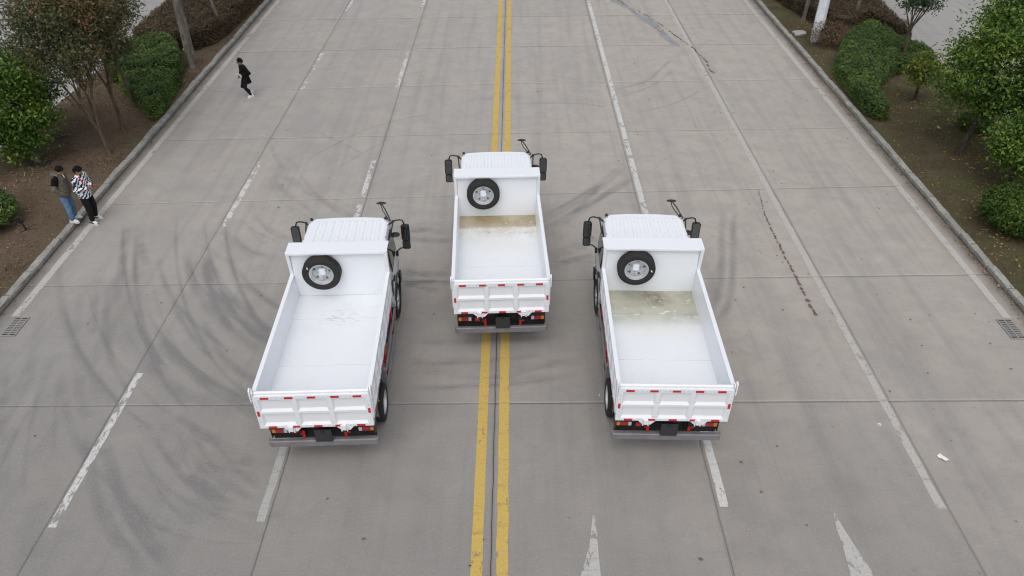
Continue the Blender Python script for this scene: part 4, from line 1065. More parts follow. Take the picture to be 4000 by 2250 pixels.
        ar = MB(); ar.lathe([(.50, -.02), (.535, -.02), (.535, .025), (.50, .03)], (s * .975, 4.62, .52), 'x', 28, close=True)
        ar.build('wheel_arch', M['black_plastic'], CAB, smooth=True)
        MB().box(s * .985 - .012, s * .985 + .012, 3.86, 4.02, 1.05, 1.40).build('air_intake', M['black_plastic'], CAB, bevel=.02)
        tl = MB(); tl.ball((s * 1.0, 5.24, .83), (.03, .04, .04), 10, 8)
        tl.build('turn_lamp', M['clear_lens'], CAB, smooth=True)
        MB().box(s * 1.0 - .012, s * 1.0 + .012, 5.14, 5.36, .47, .80).build('bumper_corner', M['black_plastic'], CAB, bevel=.01)
        hl = MB(); hl.box(s * .72 - .16, s * .72 + .16, 5.435, 5.475, .72, .94)
        hl.build('headlight', M['clear_lens'], CAB, bevel=.03)
    ws = [(-.80, 5.245, 2.02), (.80, 5.245, 2.02), (.88, 5.425, 1.46), (-.88, 5.425, 1.46)]
    wm = MB(); wm.add([(x, y + .004, z) for x, y, z in ws] + [(x, y - .03, z) for x, y, z in ws], [(0, 1, 2, 3), (0, 1, 5, 4), (1, 2, 6, 5), (2, 3, 7, 6), (3, 0, 4, 7)])
    wm.build('windscreen', M['glass'], CAB)
    MB().box(-.98, .98, 5.40, 5.52, .42, .66).build('front_bumper', M['grey'], CAB, bevel=.03)
    MB().box(-.50, .50, 5.44, 5.465, .74, .92).build('grille', M['black_plastic'], CAB, bevel=.01)
    # ---- mirrors
    for s in (-1, 1):
        mr = empty('wing_mirror'); mr.parent = T
        am = MB()
        am.ball((s * .985, 5.10, 2.26), .035, 8, 6)
        am.tube([(s * .90, 5.0, 2.24), (s * .985, 5.10, 2.26)], .022, 8)
        am.tube([(s * .985, 5.10, 2.26), (s * .95, 4.72, 2.10)], .016, 8)
        am.tube([(s * .985, 5.10, 2.27), (s * 1.13, 5.10, 2.30), (s * 1.20, 5.10, 2.28), (s * 1.235, 5.10, 2.18)], .017, 8)
        am.build('mirror_arm', M['black_plastic'], mr, smooth=True)
        am = MB()
        am.tube([(s * 1.21, 5.08, 1.56), (s * 1.10, 5.05, 1.55), (s * 1.04, 5.02, 1.51), (s * 1.03, 5.02, 1.46)], .017, 8)
        am.box(s * 1.015 - .03, s * 1.015 + .03, 4.97, 5.05, 1.38, 1.48)
        am.build('lower_mirror_arm', M['black_plastic'], mr, smooth=True)
        for nm, z0, z1, w0, w1, tilt in (('mirror_housing', 1.775, 2.18, .096, .096, .0), ('lower_mirror_housing', 1.535, 1.765, .088, .096, .06)):
            hm = MB()
            cx = s * 1.25
            k = 4
            def rect(y, e, zz0=z0, zz1=z1): 
                w = w0 - e
                c = .03
                return [(cx - w + c, y, zz0 + e), (cx + w - c, y, zz0 + e), (cx + w, y, zz0 + e + c), (cx + w, y, zz1 - e - c), (cx + w - c, y, zz1 - e), (cx - w + c, y, zz1 - e), (cx - w, y, zz1 - e - c), (cx - w, y, zz0 + e + c)]
            hm.loft([rect(5.04, .0), rect(5.05, -.004), rect(5.12, .004), rect(5.16, .04)])
            ho = hm.build(nm, M['black_plastic'], mr, smooth=True)
            gm = MB(); gm.loft([rect(5.0385, .014), rect(5.034, .016)])
            gm.build('mirror_glass', M['mirror'], mr)
    fm = empty('front_mirror'); fm.parent = T
    a = MB()
    a.tube([(.93, 5.12, 2.27), (.80, 5.36, 2.42), (.70, 5.52, 2.50)], .016, 8)
    a.tube([(.90, 5.14, 2.24), (.74, 5.40, 2.36), (.70, 5.48, 2.42), (.69, 5.51, 2.49)], .012, 8)
    a.ball((.69, 5.52, 2.50), .035, 8, 6)
    a.build('mirror_arm', M['black_plastic'], fm, smooth=True)
    dm = MB(); dm.lathe([(.001, .02), (.05, .018), (.085, .0), (.085, -.012), (.001, -.012)], (.70, 5.54, 2.49), 'z', 16)
    dm.v = [(.70 + (x - .70) * 1.35, 5.54 + (y - 5.54) * .55, z) for x, y, z in dm.v]
    dm.build('mirror_head', M['black_plastic'], fm, smooth=True)
    dk = empty('kerb_mirror'); dk.parent = T
    d2 = MB(); d2.tube([(.93, 4.80, 2.08), (.97, 4.86, 2.10), (1.02, 4.90, 2.06)], .012, 8)
    d2.build('mirror_arm', M['black_plastic'], dk, smooth=True)
    d3 = MB(); d3.lathe([(.001, .035), (.06, .028), (.105, .004), (.108, -.01), (.001, -.01)], (1.03, 4.90, 2.03), 'z', 16)
    d3.build('mirror_head', M['black_plastic'], dk, smooth=True)
    return T

truck = make_truck()
TRUCKS = [
    (-3.532, 9.579, .038, 'white dump truck with a clean scuffed bed, parked left of the yellow lines', 'floor_clean'),
    (-.251, 12.855, .039, 'foremost white dump truck astride the yellow lines, tan dirt in its bed', 'floor_tan'),
    (2.888, 9.725, -.018, 'white dump truck parked right of the yellow lines, grey-green stain in its bed', 'floor_green'),
]
floor_meshes = {}
def descendants(o):
    for c in o.children:
        yield c
        yield from descendants(c)
for i, (x, y, a, lab, fm) in enumerate(TRUCKS):
    o = truck if i == 0 else copy_tree(truck)
    o.location = (x, y, 0)
    o.rotation_euler = (0, 0, a)
    tag(o, lab, 'truck', 'white dump trucks parked on the road')
    if i:
        for c in list(descendants(o)):
            if c.name.startswith('floor_sheet'):
                c.data = c.data.copy()
                c.data.materials[0] = M[fm]
            if c.parent.name.startswith('spare_wheel') and not c.name.startswith(('mounting', 'bolt.', 'bolt_0')):
                ctr = Vector((-.342, YH - .125, 2.175))          # each spare was bolted on at its own angle
                c.matrix_local = Matrix.Translation(ctr) @ Matrix.Rotation((0, 1.1, 2.6)[i], 4, 'Y') @ Matrix.Translation(-ctr)
            if c.name.startswith('sticker') and i == 1:
                bpy.data.objects.remove(c)

# ---------------------------------------------------------------- vegetation: materials
def foliage(name, stops, rough=.5, trans=.25, spec=.35):
    t = NT(name)
    f = t.attr('tint')
    p = t.pos()
    big = t.ramp(t.noise(p, 1.1, 4), .32, .68)
    fac = t.math('ADD', t.math('MULTIPLY', f, .62), t.math('MULTIPLY', big, .36), True)
    c = t.cramp(fac, stops)
    t.fin(c, rough, spec=spec * .5)
    tr = t.n('ShaderNodeBsdfTranslucent')
    t.set(tr.inputs['Color'], c)
    mx = t.n('ShaderNodeMixShader', {0: trans})
    t.t.links.new(t.b.outputs[0], mx.inputs[1])
    t.t.links.new(tr.outputs[0], mx.inputs[2])
    t.t.links.new(mx.outputs[0], t.out.inputs['Surface'])
    return t.m

def bark(name, c1, c2, sc=9):
    t = NT(name)
    p = t.objco()
    a = t.noise(t.scale(p, (1, 1, .22)), sc, 6, .7)
    b = t.noise(p, 3.2, 4)
    c = t.mix(t.ramp(a, .35, .65), c1, c2)
    c = t.mix(t.ramp(b, .5, .7, 0, .5), c, tuple(min(1, x * 1.5) for x in c2))
    t.bump(a, .6, .02)
    return t.fin(c, .9, spec=.15)

M['leaf_camphor'] = foliage('glossy_green_leaves', [(0, (0.0542, 0.1042, 0.0230)), (.42, (0.0921, 0.1702, 0.0326)), (.72, (0.1628, 0.2504, 0.0459)), (1, (0.3392, 0.3807, 0.0689))], .42)
M['leaf_dark'] = foliage('dark_grey_green_leaves', [(0, (0.0310, 0.0586, 0.0264)), (.5, (0.0552, 0.0949, 0.0429)), (.85, (0.0949, 0.1414, 0.0693)), (1, (0.1725, 0.2156, 0.1238))], .38)
M['leaf_crape'] = foliage('autumn_russet_leaves', [(0, (0.0494, 0.0707, 0.0314)), (.40, (0.0882, 0.1098, 0.0486)), (.66, (0.1500, 0.1332, 0.0626)), (.84, (0.2295, 0.1216, 0.0592)), (.96, (0.3353, 0.1080, 0.0556)), (1, (0.5295, 0.0980, 0.0608))], .55)
M['leaf_hedge'] = foliage('clipped_hedge_leaves', [(0, (0.0485, 0.0827, 0.0290)), (.45, (0.0825, 0.1378, 0.0400)), (.75, (0.1333, 0.2066, 0.0489)), (1, (0.2543, 0.3051, 0.0653))], .45)
M['leaf_box'] = foliage('bright_box_leaves', [(0, (0.0283, 0.0561, 0.0113)), (.5, (0.0546, 0.1005, 0.0166)), (.8, (0.0866, 0.1402, 0.0228)), (1, (0.1412, 0.1934, 0.0393))], .42)
M['leaf_brown'] = foliage('dull_russet_hedge_leaves', [(0, (0.0633, 0.0524, 0.0374)), (.4, (0.1153, 0.0845, 0.0540)), (.7, (0.1710, 0.1167, 0.0706)), (.88, (0.1301, 0.1489, 0.0665)), (1, (0.2789, 0.1711, 0.0997))], .6)
M['leaf_rust'] = foliage('rusty_orange_leaves', [(0, (.07, .05, .03)), (.4, (.13, .085, .048)), (.75, (.18, .115, .062)), (1, (.21, .16, .085))], .6)
M['leaf_yellowing'] = foliage('yellow_green_leaves', [(0, (0.0735, 0.1176, 0.0255)), (.5, (0.1470, 0.1921, 0.0364)), (.8, (0.2520, 0.2646, 0.0546)), (1, (0.3780, 0.2548, 0.0728))], .45)
M['core_green'] = simple('hedge_twigs_dark', (.016, .020, .010), .95, scale=12, vary=.4)
M['core_brown'] = simple('hedge_twigs_brown', (.028, .021, .015), .95, scale=12, vary=.4)
M['bark_pale'] = bark('smooth_brown_bark', (.070, .050, .036), (.118, .092, .070))
M['bark_grey'] = bark('grey_bark', (.085, .078, .066), (.19, .175, .15))
M['bark_dark'] = bark('dark_bark', (.035, .028, .022), (.085, .072, .058))
M['bark_mossy'] = bark('mossy_grey_bark', (.075, .075, .055), (.155, .155, .12))
M['litter'] = foliage('dry_fallen_leaves', [(0, (0.0706, 0.0544, 0.0386)), (.45, (0.1475, 0.1028, 0.0667)), (.7, (0.2437, 0.1588, 0.0878)), (.85, (0.3206, 0.2344, 0.1317)), (.95, (0.3463, 0.3478, 0.2457)), (1, (0.5386, 0.5443, 0.4212))], .8, .05, .15)
M['litter_east'] = foliage('yellow_fallen_leaves', [(0, (0.0945, 0.0540, 0.0338)), (.4, (0.1890, 0.1013, 0.0540)), (.62, (0.3240, 0.1755, 0.0743)), (.78, (0.4590, 0.3240, 0.0945)), (.9, (0.5670, 0.4860, 0.2025)), (1, (0.6075, 0.2160, 0.1485))], .8, .05, .15)
M['grass'] = foliage('thin_grass', [(0, (0.0630, 0.0728, 0.0280)), (.5, (0.0980, 0.1092, 0.0364)), (.8, (0.1400, 0.1372, 0.0560)), (1, (0.2100, 0.1820, 0.0980))], .7, .2, .2)

def bezier(p0, p1, bend, n=6):
    p0, p1 = Vector(p0), Vector(p1)
    return [p0.lerp(p1, i / n) + Vector(bend) * math.sin(math.pi * i / n) for i in range(n + 1)]

def limb(mb, p0, p1, r0, r1, bend=(0, 0, 0), n=6, sides=8):
    pts = bezier(p0, p1, bend, n)
    mb.tube(pts, [r0 + (r1 - r0) * i / n for i in range(n + 1)], sides)
    return pts

def flare(mb, p, r, z0):
    mb.lathe([(r * 1.9, z0 - .05), (r * 1.45, z0 + .03), (r * 1.15, z0 + .12), (r * .9, z0 + .25)], (p[0], p[1], 0), 'z', 10)

def clump_points(center, radii, n_clumps, rc, per, rng, shell=.55, flat=1.0):
    """leaf positions gathered in many small clumps spread through an ellipsoid"""
    d = unit(rng.normal(size=(n_clumps, 3)))
    rr = (shell + (1 - shell) * rng.random(n_clumps)) ** .6
    lump = 1 + .26 * wob(d[:, 0] * 2.6 + center[0], d[:, 1] * 2.6 + d[:, 2] * 2.2, center[2])
    C = np.array(center) + d * (rr * lump)[:, None] * np.array(radii)
    out = []
    for c in C:
        k = int(per * rng.uniform(.5, 1.4))
        q = np.clip(rng.normal(size=(k, 3)), -1.7, 1.7) * np.array([rc, rc, rc * .7 * flat]) * rng.uniform(.65, 1.25)
        out.append(c + q)
    return np.concatenate(out), C

def crown(parent, P, L, m, seed, aspect=.5, up=.5, droop=.25, name='crown', lvar=.35):
    r = np.random.default_rng(seed)
    Ls = L * (1 + lvar * (r.random(len(P)) * 2 - 1))
    return link(name, leaf_mesh(name, P, Ls, r, aspect, up, None, .14, droop), m, parent)

def tree_root(name, x, y, label, cat='tree', group=None):
    return empty(name, (x, y, .1), label=label, cat=cat, group=group)

def rel(P, x, y, z=.1):
    return P - np.array([x, y, z])

def multi_stem(name, x, y, label, trunk_top, limbs, crown_c, crown_r, n_cl, rc, per, leaf, m, bk, r0, seed, group=None, lean_bend=(0, 0, 0), shell=.35, aspect=.45, up=.3, droop=.3, twigs=60):
    """trunk to a fork, several rising limbs, twigs and a clumped crown (local coordinates)"""
    rng = np.random.default_rng(seed)
    root = tree_root(name, x, y, label, group=group)
    tb = MB()
    flare(tb, (0, 0), r0, -.05)
    pts = limb(tb, (0, 0, -.05), trunk_top, r0, r0 * .72, lean_bend, 7, 10)
    tb.build('trunk', bk, root, smooth=True)
    ends = []
    lb = MB()
    for (ex, ey, ez, start) in limbs:
        sp = pts[min(int(start * 7), 7)]
        e = Vector((ex, ey, ez))
        b = (random.uniform(-.10, .10), random.uniform(-.10, .10), random.uniform(0, .10))
        lp = limb(lb, sp, e, r0 * .55, r0 * .20, b, 6, 7)
        ends.append((lp, e))
    P, C = clump_points(crown_c, crown_r, n_cl, rc, per, rng, shell)
    # twigs reach from the limbs out to the clumps, so the crown hangs together
    for c in C[rng.permutation(len(C))[:twigs]]:
        lp, e = min(ends, key=lambda q: (Vector(c) - q[1]).length)
        s = lp[random.choice((3, 4, 5, 6))]
        limb(lb, s, c, r0 * .16, r0 * .05, (random.uniform(-.05, .05), random.uniform(-.05, .05), .05), 3, 5)
    lb.build('limb', bk, root, smooth=True)
    crown(root, P, leaf, m, seed + 1, aspect, up, droop)
    return root

# ---- left strip
multi_stem('autumn_tree', -13.08, 22.19, 'red-tinged autumn tree nearest the two standing men, trunk forking low', (-.12, .12, .88),
           [(-.95, .25, 2.6, 1), (-.45, .5, 3.1, 1), (-.25, -.1, 3.0, .95), (.25, .35, 3.2, 1), (-.75, -.15, 2.2, .9)],
           (-.30, .30, 4.05), (1.45, 1.35, 1.7), 260, .25, 66, .108, M['leaf_crape'], M['bark_pale'], .085, 21, 'autumn trees in the left strip', (0, 0, .03), .15, twigs=120)
multi_stem('autumn_tree', -13.38, 23.99, 'red-tinged autumn tree behind the first, slim trunk bending left to a high fork', (-.13, .2, 1.42),
           [(-.65, .3, 2.8, 1), (-.1, .4, 3.2, 1), (.25, .1, 3.1, .95), (.55, .35, 2.7, 1)],
           (.2, .3, 3.95), (1.35, 1.2, 1.6), 200, .24, 62, .108, M['leaf_crape'], M['bark_pale'], .078, 22, 'autumn trees in the left strip', (.03, 0, 0), .15, twigs=110)
multi_stem('autumn_tree', -13.80, 26.07, 'thin leaning autumn tree beside the left green hedge', (-.25, .1, 1.6),
           [(-.5, .2, 2.9, 1), (-.1, .3, 3.2, 1), (-.45, -.1, 2.8, .9)],
           (-.3, .2, 4.1), (.95, .9, 1.2), 90, .24, 55, .10, M['leaf_crape'], M['bark_pale'], .06, 23, 'autumn trees in the left strip', (.02, 0, 0), .2, twigs=60)
def bare_trunk(name, x, y, label, top, r, m, seed, leafm, cr, z, group, fork=None, n_cl=60):
    """tall trunk whose crown is above the picture"""
    rng = np.random.default_rng(seed)
    root = tree_root(name, x, y, label, group=group)
    tb = MB()
    flare(tb, (0, 0), r, -.05)
    limb(tb, (0, 0, -.05), top, r, r * .72, (random.uniform(-.04, .04), 0, 0), 8, 10)
    if fork: limb(tb, fork[0], fork[1], r * .8, r * .6, (.03, 0, 0), 6, 9)
    t2 = Vector(top)
    for k in range(5):
        a = k * 1.26
        limb(tb, t2, t2 + Vector((math.cos(a) * .9, math.sin(a) * .9, 1.2)), r * .5, r * .15, (0, 0, .1), 5, 6)
    tb.build('trunk', m, root, smooth=True)
    P, C = clump_points((top[0], top[1], top[2] + z), cr, n_cl, .28, 55, rng, .2)
    crown(root, P, .11, leafm, seed + 1)
    return root
bare_trunk('street_tree', -13.06, 29.94, 'thick grey trunk between the green and the russet hedge on the left', (.10, .0, 4.3), .135, M['bark_grey'], 31, M['leaf_yellowing'], (1.7, 1.5, 1.1), 1.5, 'tall trunks whose crowns are out of view')
bare_trunk('street_tree', -13.58, 31.58, 'grey trunk with exposed roots leaning against its thicker neighbour on the left', (.0, .05, 4.2), .09, M['bark_grey'], 33, M['leaf_yellowing'], (1.3, 1.2, 1.0), 1.3, 'tall trunks whose crowns are out of view')
bare_trunk('street_tree', -13.11, 34.28, 'slim grey trunk standing in front of the russet hedge at the top left', (-.5, .0, 4.0), .075, M['bark_grey'], 35, M['leaf_crape'], (1.3, 1.2, 1.0), 1.3, 'tall trunks whose crowns are out of view')
bare_trunk('street_tree', -13.5, 37.0, 'thin pale trunk rising out of the russet hedge at the top left', (-.1, .0, 4.0), .06, M['bark_mossy'], 37, M['leaf_crape'], (1.2, 1.2, 1.0), 1.3, 'tall trunks whose crowns are out of view')
multi_stem('broadleaf_tree', -15.13, 21.64, 'bright green broadleaf tree at the left edge above the standing men', (.0, .0, 1.1),
           [(-.7, .1, 1.9, 1), (.15, .2, 2.3, 1), (-.4, -.2, 2.6, 1), (-1.2, -.1, 1.7, .9)],
           (-.55, -.05, 2.2), (1.4, 1.1, 1.85), 270, .25, 70, .135, M['leaf_camphor'], M['bark_grey'], .085, 41, None, (0, 0, 0), .4, .5, .6, .35, 60)
multi_stem('broadleaf_tree', -15.66, 23.75, 'dark grey-green tree between the bright one and the autumn trees', (-.03, .0, 1.0),
           [(-.5, .2, 1.8, 1), (.2, .1, 2.0, 1), (-.2, -.2, 2.2, 1)],
           (-.25, .1, 1.95), (.95, .85, 1.05), 120, .24, 60, .12, M['leaf_dark'], M['bark_grey'], .075, 43, None, (0, 0, 0), .35, .45, .5, .35, 40)

# ---- hedges: a dense volume of leaves over a dark heart of twigs
def in_poly(x, y, poly):
    r = np.zeros(x.shape, bool)
    n = len(poly)
    for i in range(n):
        x0, y0 = poly[i]; x1, y1 = poly[(i + 1) % n]
        c = ((y0 > y) != (y1 > y)) & (x < (x1 - x0) * (y - y0) / (y1 - y0 + 1e-12) + x0)
        r ^= c
    return r
def edge_dist(x, y, poly):
    best = np.full(x.shape, 9.)
    n = len(poly)
    for i in range(n):
        a = np.array(poly[i]); b = np.array(poly[(i + 1) % n]); d = b - a
        u = np.clip(((x - a[0]) * d[0] + (y - a[1]) * d[1]) / max(d @ d, 1e-9), 0, 1)
        best = np.minimum(best, np.hypot(x - a[0] - u * d[0], y - a[1] - u * d[1]))
    return best
def rounded(poly, n=5):
    P = [np.array(p, float) for p in poly]
    out = []
    for i in range(len(P)):
        p0, p1, p2, p3 = P[i - 1], P[i], P[(i + 1) % len(P)], P[(i + 2) % len(P)]
        for s in range(n):
            u = s / n
            out.append(tuple(.5 * (2 * p1 + (p2 - p0) * u + (2 * p0 - 5 * p1 + 4 * p2 - p3) * u * u + (3 * p1 - p0 - 3 * p2 + p3) * u ** 3)))
    return out
def hedge(name, poly, h, m, core, label, seed, group=None, density=1000, leaf=.085, rough=.10, edge=.18, base=.12, tint_up=.9):
    rng = np.random.default_rng(seed)
    poly = rounded(poly)
    A = np.array(poly)
    lo, hi = A.min(0), A.max(0)
    cx, cy = A.mean(0)
    root = empty(name, (cx, cy, base), label=label, cat='hedge', group=group)
    def height(x, y, d):
        return h * (1 - .16 * np.clip(1 - d / edge, 0, 1) ** 2) + rough * wob(x * 1.6, y * 1.6, seed) + rough * .6 * wob(x * 4.3, y * 4.1, seed + 2) + rough * .75 * np.sin(x * 23 + 3 * np.sin(y * 9)) * np.sin(y * 19 + 3 * np.sin(x * 7 + seed))
    # heart of the hedge
    g = .16
    xs, ys = np.arange(lo[0], hi[0], g), np.arange(lo[1], hi[1], g)
    X, Y = np.meshgrid(xs, ys)
    D = edge_dist(X, Y, poly)
    inside = in_poly(X, Y, poly) & (D > .07)
    Z = height(X, Y, D) * np.clip(D / .12, .3, 1) - .10
    idx = np.full(X.shape, -1); idx[inside] = np.arange(inside.sum())
    V = np.stack([X[inside] - cx, Y[inside] - cy, Z[inside]], 1)
    q = np.stack([idx[:-1, :-1], idx[:-1, 1:], idx[1:, 1:], idx[1:, :-1]], 2).reshape(-1, 4)
    q = q[(q >= 0).all(1)]
    nv = len(V)
    Vb = V.copy(); Vb[:, 2] = 0
    from collections import Counter
    ec = Counter()
    for f in q:
        for i in range(4): ec[(int(f[i]), int(f[(i + 1) % 4]))] += 1
    side = [(a, b, b + nv, a + nv) for (a, b) in ec if (b, a) not in ec]
    link('twig_heart', np_mesh('twig_heart', np.concatenate([V, Vb]), np.concatenate([q, np.array(side)])), core, root)
    # leaves: a thick layer on top and down the sides
    area = (hi - lo).prod()
    n = int(area * density)
    x, y = rng.uniform(lo[0] - .05, hi[0] + .05, n), rng.uniform(lo[1] - .05, hi[1] + .05, n)
    k = in_poly(x, y, poly); x, y = x[k], y[k]
    d = edge_dist(x, y, poly)
    z = height(x, y, d) - np.abs(rng.normal(size=len(x))) * .055 + .015
    top = np.stack([x, y, z], 1)
    per = np.hypot(*(A - np.roll(A, -1, 0)).T)
    ns = int(per.sum() * h * density * 1.1)
    i = rng.choice(len(A), ns, p=per / per.sum())
    u = rng.random(ns)[:, None]
    e = A[i] * (1 - u) + np.roll(A, -1, 0)[i] * u
    c2 = A.mean(0)
    zz = rng.random(ns) * h * .85 + .06
    inn = (np.abs(rng.normal(size=ns)) * .05 + .14 * (zz / h) ** 3)[:, None]
    t = np.roll(A, -1, 0)[i] - A[i]
    nn = unit(np.stack([-t[:, 1], t[:, 0]], 1))
    s2 = np.where(in_poly(e[:, 0] + nn[:, 0] * .05, e[:, 1] + nn[:, 1] * .05, poly), 1, -1)[:, None]
    e = e + nn * s2 * (inn - .03)
    sidep = np.stack([e[:, 0], e[:, 1], zz], 1)
    P = np.concatenate([top, sidep]) - np.array([cx, cy, 0])
    L = leaf * (1 + .4 * (rng.random(len(P)) * 2 - 1))
    link('foliage', leaf_mesh('foliage', P, L, rng, .5, tint_up, None, .12, 0), m, root)
    return root

hedge('clipped_hedge', [(-15.6, 28.3), (-14.6, 28.05), (-13.1, 28.35), (-13.2, 29.5), (-13.65, 30.5), (-14.2, 31.5), (-15.3, 31.7), (-15.9, 30.8), (-16.0, 29.4)], .84, M['leaf_hedge'], M['core_green'],
      'dense green clipped hedge left of the road, the taller block with a rounded top', 51, 'green hedges in the left strip')
hedge('clipped_hedge', [(-14.95, 28.0), (-13.0, 28.2), (-12.72, 27.4), (-12.58, 26.2), (-12.5, 25.1), (-12.62, 24.75), (-12.85, 24.9), (-13.5, 25.8), (-14.3, 26.7)], .68, M['leaf_hedge'], M['core_green'],
      'lower green clipped hedge left of the road, narrowing to a point at the kerb', 52, 'green hedges in the left strip')
hedge('russet_hedge', [(-16.2, 32.2), (-15.3, 32.0), (-14.1, 31.9), (-13.4, 32.0), (-12.9, 33.0), (-12.7, 35.0), (-12.62, 38), (-12.62, 44), (-16.3, 44), (-16.35, 38), (-16.3, 34)], .80, M['leaf_brown'], M['core_brown'],
      'long dull russet-brown hedge at the top left', 53, None, 900, .075)
hedge('clipped_hedge', [(15.55, 33.9), (16.05, 34.2), (16.4, 33.0), (16.6, 32.0), (17.15, 30.6), (16.85, 29.9), (16.0, 29.4), (15.0, 28.85), (14.25, 27.9), (13.6, 26.9), (13.3, 25.9), (13.25, 25.0), (12.95, 24.75), (12.62, 25.2), (12.6, 26.3), (12.62, 27.5), (12.70, 28.6), (12.95, 29.7), (13.5, 30.8), (14.0, 32.0), (14.6, 33.0)], .62, M['leaf_hedge'], M['core_green'],
      'broad green clipped hedge right of the road, tapering towards the kerb', 54)
hedge('russet_hedge', [(13.9, 35.6), (14.1, 34.6), (14.7, 33.9), (15.5, 34.3), (16.2, 34.6), (16.75, 33.2), (16.85, 32.3), (17.15, 32.6), (17.3, 35), (17.4, 38), (17.4, 44), (13.2, 44), (13.3, 38.5), (13.5, 37.4)], .78, M['leaf_brown'], M['core_brown'],
      'dull russet-brown hedge behind the lamp post at the top right', 55, None, 900, .075)
# rusty bush around the foot of the lamp post
def bush(name, x, y, r, h, m, core, label, seed, n=2600, leaf=.07, cat='shrub', stem=True, group=None, loose=.10, core_k=.82):
    rng = np.random.default_rng(seed)
    root = empty(name, (x, y, .1), label=label, cat=cat, group=group)
    d = unit(rng.normal(size=(n, 3)))
    bump = 1 + .10 * wob(d[:, 0] * 4, d[:, 1] * 4 + d[:, 2] * 3, seed)
    rr = (1 - np.abs(rng.normal(size=n)) * loose) * bump
    P = d * rr[:, None] * np.array([r, r, h / 2]) + np.array([0, 0, h / 2])
    P = P[P[:, 2] > .03]
    L = leaf * (1 + .4 * (rng.random(len(P)) * 2 - 1))
    link('foliage', leaf_mesh('foliage', P, L, rng, .5, .5, unit(P - np.array([0, 0, h * .4])) * .6, .12, 0), m, root)
    hb = MB(); hb.ball((0, 0, h * .48), (r * core_k, r * core_k, h * .49 * core_k), 16, 10)
    hb.build('twig_heart', core, root, smooth=True)
    return root
bush('rusty_bush', 13.72, 32.72, .95, 1.05, M['leaf_rust'], M['core_brown'], 'sparse rusty bush hugging the foot of the white lamp post', 61, 3000, .07, loose=.34, core_k=.42)
bush('round_shrub', 13.95, 17.75, 1.05, 1.25, M['leaf_box'], M['core_green'], 'round glossy green shrub at the right edge beside the road', 62, 11000, .085)
bush('round_shrub', -14.75, 17.9, .95, 1.0, M['leaf_hedge'], M['core_green'], 'green shrub cut off by the left edge below the standing men', 63, 7000, .08)
#bush('low_shrub', 13.75, 25.2, .45, .55, M['leaf_hedge'], M['core_green'], 'low green shrub tucked under the big tree on the right', 64, 1600, .08)
bush('low_shrub', 15.9, 24.2, .55, .55, M['leaf_hedge'], M['core_green'], 'leafy green undergrowth against the big right-hand tree trunk', 65, 2400, .09)

# ---- right strip trees
bare_trunk('street_tree', 13.66, 35.97, 'grey-brown trunk left of the white lamp post', (.15, .0, 4.2), .10, M['bark_grey'], 71, M['leaf_crape'], (1.2, 1.2, 1.0), 1.4, 'tall trunks whose crowns are out of view')
bare_trunk('street_tree', 15.65, 35.1, 'grey-green trunk right of the white lamp post, rising behind the green hedge', (.15, .0, 4.2), .09, M['bark_mossy'], 73, M['leaf_crape'], (1.2, 1.2, 1.0), 1.4, 'tall trunks whose crowns are out of view')
bare_trunk('street_tree', 16.7, 38.8, 'pale trunk standing inside the russet hedge at the top right', (.05, .0, 4.2), .09, M['bark_mossy'], 75, M['leaf_crape'], (1.2, 1.2, 1.0), 1.4, 'tall trunks whose crowns are out of view')
multi_stem('autumn_tree', 15.83, 30.13, 'young dark-leaved tree with fan of thin stems rising from the right green hedge', (.01, .15, 1.45),
           [(-.5, .1, 2.5, 1), (-.25, .2, 2.7, 1), (.05, .1, 2.8, 1), (.35, .1, 2.6, 1), (.6, .2, 2.5, 1), (.2, -.1, 2.3, .95)],
           (.1, .15, 3.0), (1.0, .85, .85), 100, .18, 36, .13, M['leaf_dark'], M['bark_pale'], .062, 76, None, (.02, 0, 0), .2, .45, .4, .3, 90)
multi_stem('small_tree', 14.91, 26.58, 'small round-headed yellow-green tree on a short trunk', (-.05, .0, .72),
           [(-.25, .1, 1.1, 1), (.2, .1, 1.2, 1), (.0, -.15, 1.3, 1)],
           (-.05, .0, 1.25), (.60, .58, .52), 75, .13, 40, .13, M['leaf_yellowing'], M['bark_dark'], .062, 77, None, (0, 0, 0), .3, .32, .5, .4, 30)
multi_stem('broadleaf_tree', 14.51, 22.32, 'big glossy green tree overhanging the right edge, its dark trunk leaning', (.30, .1, 1.35),
           [(-.6, .2, 2.6, 1), (.4, .3, 2.9, 1), (1.3, .1, 2.5, 1), (.9, -.3, 2.0, .95), (1.8, .2, 2.9, 1)],
           (.80, .25, 3.10), (2.0, 1.7, 2.05), 330, .26, 80, .135, M['leaf_camphor'], M['bark_dark'], .105, 78, None, (0, 0, .02), .45, .5, .6, .35, 110)
multi_stem('broadleaf_tree', 14.9, 20.0, 'dense lower green tree at the right edge below the big one', (.05, .0, .8),
           [(-.4, .1, 1.4, 1), (.4, .2, 1.6, 1), (.0, -.2, 1.7, 1)],
           (.25, .0, 1.55), (1.15, 1.0, .95), 170, .24, 55, .125, M['leaf_camphor'], M['bark_dark'], .08, 79, None, (0, 0, 0), .4, .5, .6, .35, 40)

